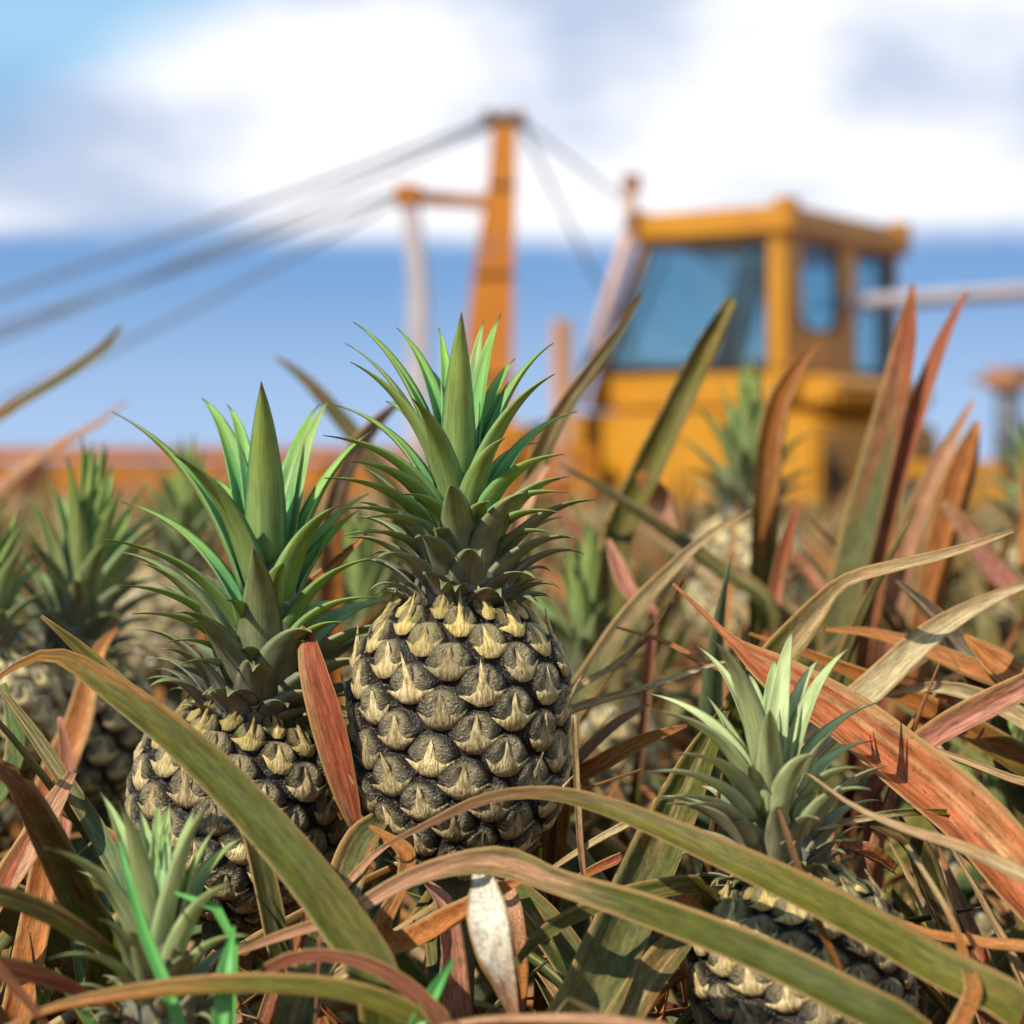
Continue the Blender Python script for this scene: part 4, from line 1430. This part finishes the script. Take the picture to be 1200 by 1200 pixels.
# red folded leaf in front of the pale pineapple
hero(P_fl, [(138, 735, 1.7), (118, 760, 1.68), (104, 800, 1.66), (92, 850, 1.64), (70, 900, 1.62), (50, 960, 1.6)], [4, 16, 26, 34, 40, 40], 'red', 'orange', 0.75, (0.05, -0.1, 0.2), crinkle=0.05)
hero(P_fl, [(70, 840, 1.5), (78, 880, 1.5), (80, 930, 1.5), (72, 1000, 1.48)], [6, 16, 18, 18], 'peach', 'pink', 0.6, (0.03, -0.2, 0.2))
# right pineapple: brown strand, thin pale leaf, red stub
hero(P_right, [(912, 948, 1.1), (925, 985, 1.09), (945, 1045, 1.085), (965, 1095, 1.08), (988, 1142, 1.08)], [4, 7, 8, 9, 5], 'orangedark', 'brown', 0.5, None, n=24)
hero(P_right, [(945, 905, 1.13), (1000, 945, 1.12), (1060, 972, 1.1), (1130, 995, 1.08), (1220, 1040, 1.05), (1320, 1110, 1.02)], [3, 8, 14, 20, 26, 28], 'straw', 'tan', 0.7, (0.12, -0.1, 0.2), edge=0.4)
hero(P_right, [(786, 1030, 1.18), (806, 1058, 1.17), (832, 1090, 1.165)], [14, 26, 20], 'orange', 'redbrown', 0.75, None, chan=0.1)
hero(P_right, [(1020, 965, 1.2), (1065, 985, 1.2), (1090, 1040, 1.2), (1115, 1110, 1.2)], [14, 36, 38, 30], 'green', 'olivedark', 0.6, (0.08, 0.03, 0.2), edge=0.3)
hero(P_right, [(985, 990, 1.2), (1020, 1000, 1.2), (1050, 1020, 1.21)], [12, 22, 14], 'orange', 'red', 0.5, None, crinkle=0.05)
hero(P_right, [(955, 973, 1.16), (1010, 960, 1.17), (1075, 952, 1.2), (1180, 955, 1.24)], [3, 9, 9, 6], 'olive2', 'straw', 0.6, None, n=20)
hero(P_right, [(1120, 1210, 1.02), (1140, 1165, 1.03), (1132, 1130, 1.05), (1118, 1085, 1.08), (1100, 1050, 1.1), (1062, 990, 1.13)], [24, 22, 14, 8, 7, 6], 'tan', 'orangedark', 0.4, None)
hero(P_right, [(1035, 1070, 1.15), (1090, 1095, 1.13), (1150, 1105, 1.11), (1230, 1130, 1.08)], [3, 14, 18, 20], 'brown', 'orange', 0.5, (0.1, 0, 0.2))
# broad torn orange leaf
hero(P_n, [(788, 684, 1.36), (820, 715, 1.35), (858, 752, 1.33), (905, 790, 1.31), (975, 838, 1.28), (1045, 892, 1.24), (1120, 955, 1.2), (1190, 1030, 1.16), (1280, 1140, 1.12)],
     [3, 7, 12, 44, 62, 72, 78, 82, 84], 'orange', (0.46, 0.135, 0.045), 0.50, (-0.02, -0.04, 0.2), face=(0.12, -0.95, 0.35), crinkle=0.05, edge=0.8, n=60, fold=0.42)
hero(P_n, [(1050, 915, 1.25), (1085, 945, 1.225), (1120, 985, 1.2), (1160, 1030, 1.17)], [10, 22, 22, 10], 'cream', 'straw', 0.5, None, crinkle=0.06)
hero(P_n, [(1215, 680, 1.42), (1150, 708, 1.41), (1090, 745, 1.39), (1030, 800, 1.37), (985, 842, 1.36), (935, 910, 1.36)], [8, 20, 32, 38, 40, 40], 'olive2', 'straw', 0.45, (-0.13, 0.1, 0.2), edge=0.9)
hero(P_n, [(968, 738, 1.5), (1020, 742, 1.5), (1080, 760, 1.48), (1140, 785, 1.46), (1220, 815, 1.44), (1290, 870, 1.4)], [4, 13, 20, 28, 32, 34], 'pink', 'orange', 0.6, (0.0, 0.05, 0.25))
hero(P_n, [(1215, 798, 1.33), (1160, 826, 1.33), (1105, 856, 1.34), (1060, 890, 1.36), (1020, 950, 1.4)], [30, 34, 32, 28, 26], 'peach', 'pink', 0.5, (-0.2, 0.08, 0.2), crinkle=0.03)
hero(P_n, [(1025, 818, 1.38), (1080, 806, 1.38), (1130, 812, 1.38), (1200, 845, 1.38), (1280, 910, 1.36)], [3, 11, 20, 26, 28], 'orange', 'straw', 0.6, (-0.02, 0.02, 0.25))
hero(P_n, [(1120, 798, 1.42), (1105, 830, 1.42), (1070, 870, 1.42)], [14, 42, 30], 'orange', 'red', 0.5, None)
hero(P_n, [(1040, 855, 1.27), (1110, 885, 1.25), (1170, 908, 1.22), (1260, 950, 1.2)], [3, 9, 12, 14], 'orange', 'tan', 0.6, (-0.02, -0.06, 0.2))
hero(P_n, [(1130, 745, 1.46), (1165, 775, 1.45), (1200, 805, 1.43), (1250, 850, 1.4)], [6, 36, 44, 44], 'peach', 'orange', 0.6, (0, 0.05, 0.2))
hero(P_n, [(1050, 680, 1.52), (1085, 715, 1.5), (1120, 760, 1.48), (1155, 830, 1.45)], [6, 26, 34, 36], 'olivegrey', 'dark', 0.75, (-0.02, 0.08, 0.2), edge=0.2)
# bent tan tipped leaf rising to the right
hero(P_o, [(1188, 622, 1.33), (1120, 646, 1.34), (1050, 664, 1.35), (1005, 676, 1.36), (980, 690, 1.37), (945, 732, 1.38), (900, 790, 1.39), (862, 860, 1.4)], [5, 12, 16, 18, 20, 36, 46, 46], 'olive', 'tan', 0.74, (0.02, -0.02, 0.25), edge=0.95, n=54)
hero(P_o, [(880, 598, 1.55), (830, 628, 1.55), (790, 665, 1.55), (740, 720, 1.54), (700, 780, 1.53), (665, 850, 1.5)], [4, 10, 16, 24, 28, 28], 'olivegrey', 'tan', 0.82, (-0.1, -0.02, 0.2), edge=0.7)
hero(P_o, [(652, 838, 1.36), (700, 822, 1.36), (770, 802, 1.36), (840, 778, 1.37), (868, 772, 1.38)], [12, 12, 8, 4, 2], 'straw', 'tan', 0.5, None)
hero(P_o, [(722, 735, 1.42), (775, 750, 1.42), (815, 772, 1.41), (860, 800, 1.41)], [3, 7, 9, 10], 'tan', 'orange', 0.6, (0.03, 0, 0.3))
hero(P_o, [(800, 680, 1.45), (770, 735, 1.45), (720, 780, 1.44), (665, 815, 1.43), (655, 850, 1.43)], [2, 5, 8, 8, 5], 'tan', 'brown', 0.5, None)
hero(P_o, [(760, 825, 1.4), (720, 850, 1.38), (680, 888, 1.36), (650, 925, 1.35)], [6, 14, 16, 16], 'redbrown', 'brown', 0.5, (-0.15, 0, 0.2))
hero(P_o, [(805, 850, 1.36), (750, 870, 1.36), (705, 895, 1.36), (660, 930, 1.37)], [4, 18, 22, 22], 'redbrown', 'orangedark', 0.6, (-0.15, 0, 0.2))
hero(P_o, [(672, 838, 1.24), (676, 920, 1.24), (681, 1000, 1.24), (694, 1092, 1.25)], [7, 8, 8, 4], 'peach', 'tan', 0.5, None, n=24)
hero(P_o, [(738, 965, 1.24), (700, 985, 1.24), (660, 1010, 1.25), (625, 1035, 1.27)], [12, 10, 8, 4], 'tan', 'straw', 0.5, None, n=24)
hero(P_o, [(740, 1000, 1.27), (700, 1018, 1.27), (660, 1040, 1.27)], [12, 12, 6], 'orangedark', 'red', 0.5, None, n=20)
# tall upright leaves
hero(P_v, [(1070, 333, 2.0), (1062, 400, 2.0), (1045, 480, 2.0), (1022, 570, 2.0), (1000, 660, 2.0), (985, 740, 2.0)], [6, 28, 38, 44, 46, 46], 'olivegrey', 'red', 0.80, (-0.01, 0, 0.2), face=(-0.5, -0.9, 0.1), edge=0.8)
hero(P_v, [(1133, 342, 2.0), (1105, 400, 2.0), (1080, 470, 2.0), (1052, 560, 2.0), (1030, 650, 2.0), (1015, 740, 2.0)], [5, 18, 24, 28, 32, 34], 'redbrown', 'red', 0.55, (0.0, 0, 0.2), face=(-0.4, -0.9, 0.1))
hero(P_v, [(1140, 470, 2.15), (1108, 530, 2.15), (1080, 590, 2.15), (1055, 670, 2.15)], [5, 18, 24, 28], 'redbrown', 'peach', 0.6, (0.02, 0.05, 0.2))
hero(P_v, [(1146, 494, 2.1), (1130, 545, 2.1), (1108, 620, 2.1), (1090, 700, 2.1)], [8, 34, 38, 38], 'redbrown', 'orange', 0.55, (0.03, 0.03, 0.2), face=(-0.3, -0.9, 0.1))
hero(P_v, [(1105, 590, 2.0), (1130, 620, 2.0), (1160, 665, 2.0), (1190, 700, 2.0)], [10, 26, 34, 34], 'pink', 'peach', 0.5, None)
hero(P_v, [(960, 400, 2.05), (938, 425, 2.05), (910, 480, 2.05), (898, 560, 2.05), (893, 680, 2.05)], [4, 16, 30, 32, 34], 'olive', 'orangedark', 0.72, (-0.06, 0, 0.2))
hero(P_w, [(858, 350, 1.95), (828, 408, 1.95), (795, 475, 1.95), (762, 545, 1.95), (720, 650, 1.95)], [12, 26, 32, 36, 36], 'olivegrey', 'olive2', 0.7, (0.02, 0, 0.2), edge=0.5)
hero(P_w, [(752, 345, 1.8), (722, 395, 1.8), (690, 440, 1.8), (655, 490, 1.8), (630, 545, 1.8), (610, 650, 1.8)], [4, 14, 20, 24, 26, 26], 'olive', 'olivedark', 0.7, (-0.02, 0, 0.2))
hero(P_w, [(655, 545, 1.9), (700, 570, 1.9), (760, 610, 1.9), (830, 660, 1.9), (900, 720, 1.88)], [6, 14, 22, 26, 28], 'olive', 'olivedark', 0.7, (0.1, 0, 0.2))
hero(P_w, [(712, 632, 1.75), (725, 665, 1.74), (738, 695, 1.73), (765, 720, 1.72)], [6, 20, 20, 14], 'olive', 'pink', 0.55, (0.03, -0.05, 0.3))
hero(P_w, [(748, 555, 1.95), (768, 585, 1.95), (790, 625, 1.95)], [14, 34, 14], 'peach', 'orange', 0.5, None)
hero(P_w, [(600, 650, 1.7), (615, 590, 1.7), (640, 545, 1.72)], [14, 22, 10], 'peach', 'peach', 0.5, None)
hero(P_w, [(935, 590, 1.9), (920, 640, 1.9), (908, 700, 1.9), (900, 760, 1.88)], [6, 16, 18, 18], 'redbrown', 'red', 0.5, (0.05, 0, 0.2))
# tips against the sky over the boom
hero(P_y, [(142, 383, 2.5), (118, 412, 2.5), (70, 445, 2.5), (10, 482, 2.5), (-60, 540, 2.5)], [6, 14, 16, 16, 18], 'orangedark', 'olivegrey', 0.72, (-0.2, 0, 0.3))
hero(P_y, [(150, 470, 2.7), (110, 500, 2.7), (60, 528, 2.7), (0, 575, 2.7), (-60, 640, 2.7)], [4, 10, 14, 18, 20], 'orange', 'peach', 0.6, (-0.1, 0.1, 0.3))
hero(P_y, [(322, 418, 2.45), (355, 444, 2.45), (388, 480, 2.45), (430, 535, 2.45), (470, 620, 2.45)], [5, 14, 20, 24, 26], 'olivedark', 'olivegrey', 0.7, (0.2, 0, 0.3), edge=0.3)
# dark folded leaf behind the largest crown
hero(P_y, [(470, 470, 2.0), (440, 500, 1.98), (410, 545, 1.95), (390, 620, 1.95)], [6, 20, 26, 28], 'orangedark', 'dark', 0.7, (0.25, -0.4, 0.3))

for p, n in ((P_main, 22), (P_left, 22), (P_right, 26), (P_front, 22), (P_fl, 24), (P_e, 18), (P_n, 28), (P_a, 14), (P_b, 24), (P_o, 16)):
    stray_leaves(p, n, 0.34, 0.62, 0.2, 0.24, 0.66, 0.75)
for p in (P_main, P_left, P_right, P_front, P_fl, P_e, P_n, P_a, P_b, P_o):
    stray_leaves(p, 9, 0.36, 0.62, 0.25, 0.9, 0.64, 0.55, (8, 9, 9, 6))
for p, n in ((P_v, 18), (P_w, 18), (P_o, 18), (P_y, 16)):
    stray_leaves(p, n, 0.42, 0.70, 0.2, 0.4, 0.72, 0.85)

for x_, y_, lab in ((0.20, 2.28, 'pineapple plant with dense olive leaves hiding the fruit below the cab window'),
                    (0.57, 2.35, 'pineapple plant with dense leaves beside the tall upright red leaves'),
                    (0.06, 2.5, 'pineapple plant with dense leaves between the tall straight olive leaves and the cab')):
    p = Plant(x_, y_, lab)
    stray_leaves(p, 26, 0.5, 0.74, 0.25, 0.35, 0.73, 0.95, (0, 1, 1, 7, 4, 2))
    XTRA.append((x_, y_))
# plants under the blurred pineapples
used = [(p.loc.x, p.loc.y) for p in (P_main, P_left, P_right, P_front, P_fl, P_e, P_n, P_a, P_b, P_v, P_w, P_o, P_y)] + XTRA
names_bg = ['before the cab window', 'just behind the largest pineapple', 'behind the wide arching crown', 'between the two tallest crowns',
            'before the rusty capped stack', 'behind the broad torn orange leaf', 'beside the pale blurred pineapple']
for k in range(7):
    p = plant_under(5 + k, 'pineapple plant carrying the blurred pineapple ' + names_bg[k])
    stray_leaves(p, 24, 0.40, 0.66, 0.2, 0.26, 0.69, 0.85)
    used.append((p.loc.x, p.loc.y))

# rows of plants behind
cnt = 0
yy = 1.45
row = 0
while yy < 6.4:
    half = yy * 0.27 + 0.40
    xx = -half + (row % 2) * 0.16
    while xx < half:
        px_, py_ = xx + rnd.uniform(-0.07, 0.07), yy + rnd.uniform(-0.1, 0.1)
        if all((px_ - a) ** 2 + (py_ - b) ** 2 > 0.17 ** 2 for a, b in used):
            if yy < 2.7:
                lab, grp = 'pineapple plant with tangled olive and dry orange leaves close behind the sharp pineapples', 'plants close behind the fruit'
            elif px_ > 0.0:
                lab, grp = 'blurred pineapple plant in the rows in front of the harvester cab', 'plants before the cab'
            else:
                lab, grp = 'blurred pineapple plant in the rows in front of the long boom', 'plants before the boom'
            p = Plant(px_, py_, lab, grp)
            stray_leaves(p, 24 if yy < 2.7 else (18 if yy < 3.6 else 13), 0.42, 0.76, 0.22, 0.30, 0.76 if px_ > 0.05 * yy else 0.71, 0.95)
            if not p.root.children:
                bpy.data.objects.remove(p.root)
            else:
                used.append((px_, py_))
                cnt += 1
        xx += 0.31
    yy += 0.36
    row += 1

# grass blades near the short crown
gr = thing('grass_tuft', 'bright green grass blades standing in front of the short crowned pineapple', 'grass', tuple(at(215, 1400, 1.0)[:2]) + (0.0,))
gloc = Vector(gr.location)


def grass(pts, wid):
    P = [list(at(*p)) for p in pts]
    Wd = [w * p[2] / F_PX for w, p in zip(wid, pts)]
    P.append([gloc.x + rnd.uniform(-0.02, 0.02), gloc.y + rnd.uniform(-0.02, 0.02), 0.0])
    Wd.append(Wd[-1])
    Cc = catmull(np.array([p + [w] for p, w in zip(P, Wd)])[::-1], 26)
    me = ribbon('blade', Cc[:, :3] - np.array(gloc), np.maximum(Cc[:, 3], 0.0005), np.array((0.2, -0.9, 0.3)), 0.15, 0.0006, 0.0, 0.0, 3, M['grass'], 0.2)
    part('blade', me, gr)


grass([(140, 985, 1.03), (152, 1035, 1.025), (178, 1120, 1.02), (212, 1205, 1.01)], [2, 9, 15, 15])
grass([(274, 1085, 1.02), (268, 1120, 1.015), (260, 1160, 1.01), (258, 1210, 1.0)], [3, 15, 22, 20])
grass([(532, 1122, 1.03), (515, 1150, 1.02), (492, 1195, 1.0), (470, 1240, 1.0)], [3, 14, 20, 18])
grass([(205, 1046, 1.05), (240, 1058, 1.05), (268, 1075, 1.04), (275, 1120, 1.04)], [3, 10, 12, 8])

# ------------------------------------------------------------------ the field beyond, one mass of plants
rg = np.random.RandomState(8)
V, Fc, Tn = [], [], []
tones_dry = np.array([C[k] for k in DRY])
tones_live = np.array([C[k] for k in LIVE])
y = 6.6
while y < 70:
    half = y * 0.33 + 1.5
    stepx = 0.36 if y < 14 else 0.55
    for x in np.arange(-half, half, stepx):
        X, Y = x + rg.uniform(-0.1, 0.1), y + rg.uniform(-0.15, 0.15)
        lp = HINV @ Vector((X, Y, 0))
        if -SL - 2.6 < lp.x < 1.2 and -0.5 < lp.y < SW + 0.5:
            continue
        nl = 11 if y < 14 else 7
        for _ in range(nl):
            az, L, el = rg.uniform(0, 6.283), rg.uniform(0.45, 0.76), R(rg.uniform(35, 82))
            drop = rg.uniform(0.1, 0.9)
            dry = rg.rand() < 0.5
            t0 = (tones_dry if dry else tones_live)[rg.randint(8)] * rg.uniform(0.8, 1.1)
            t1 = (tones_dry if rg.rand() < 0.6 else tones_live)[rg.randint(8)]
            d2 = np.array([math.cos(az), math.sin(az)])
            sdir = np.array([-d2[1], d2[0]])
            b = len(V)
            pos = np.array([X, Y, rg.uniform(0.02, 0.12)])
            ang = el
            for s in range(4):
                w = (0.024, 0.022, 0.014, 0.001)[s] * (1 if y < 14 else 1.6)
                for q in (-1, 1):
                    V.append((pos[0] + sdir[0] * w * q, pos[1] + sdir[1] * w * q, pos[2]))
                    Tn.append(np.append(t0 * (1 - s / 3) + t1 * (s / 3), 1.0))
                pos = pos + np.array([d2[0] * math.cos(ang), d2[1] * math.cos(ang), math.sin(ang)]) * L / 3
                ang -= drop
                if s < 3:
                    k0 = b + s * 2
                    Fc.append((k0, k0 + 1, k0 + 3, k0 + 2))
    y += 0.42 if y < 14 else (0.7 if y < 30 else 1.6)
me = bpy.data.meshes.new('far_pineapple_rows')
me.from_pydata(V, [], Fc)
ca = me.color_attributes.new('tint', 'FLOAT_COLOR', 'POINT')
ca.data.foreach_set('color', np.array(Tn, dtype=np.float32).ravel())
me.materials.append(M['field'])
me.update()
fo = bpy.data.objects.new('far_pineapple_rows', me)
col.objects.link(fo)
fo['kind'] = 'stuff'
fo['label'] = 'mass of blurred pineapple plants filling the field around the harvester'
fo['category'] = 'crop'
print('plants in rows', cnt, 'objects', len(bpy.data.objects))
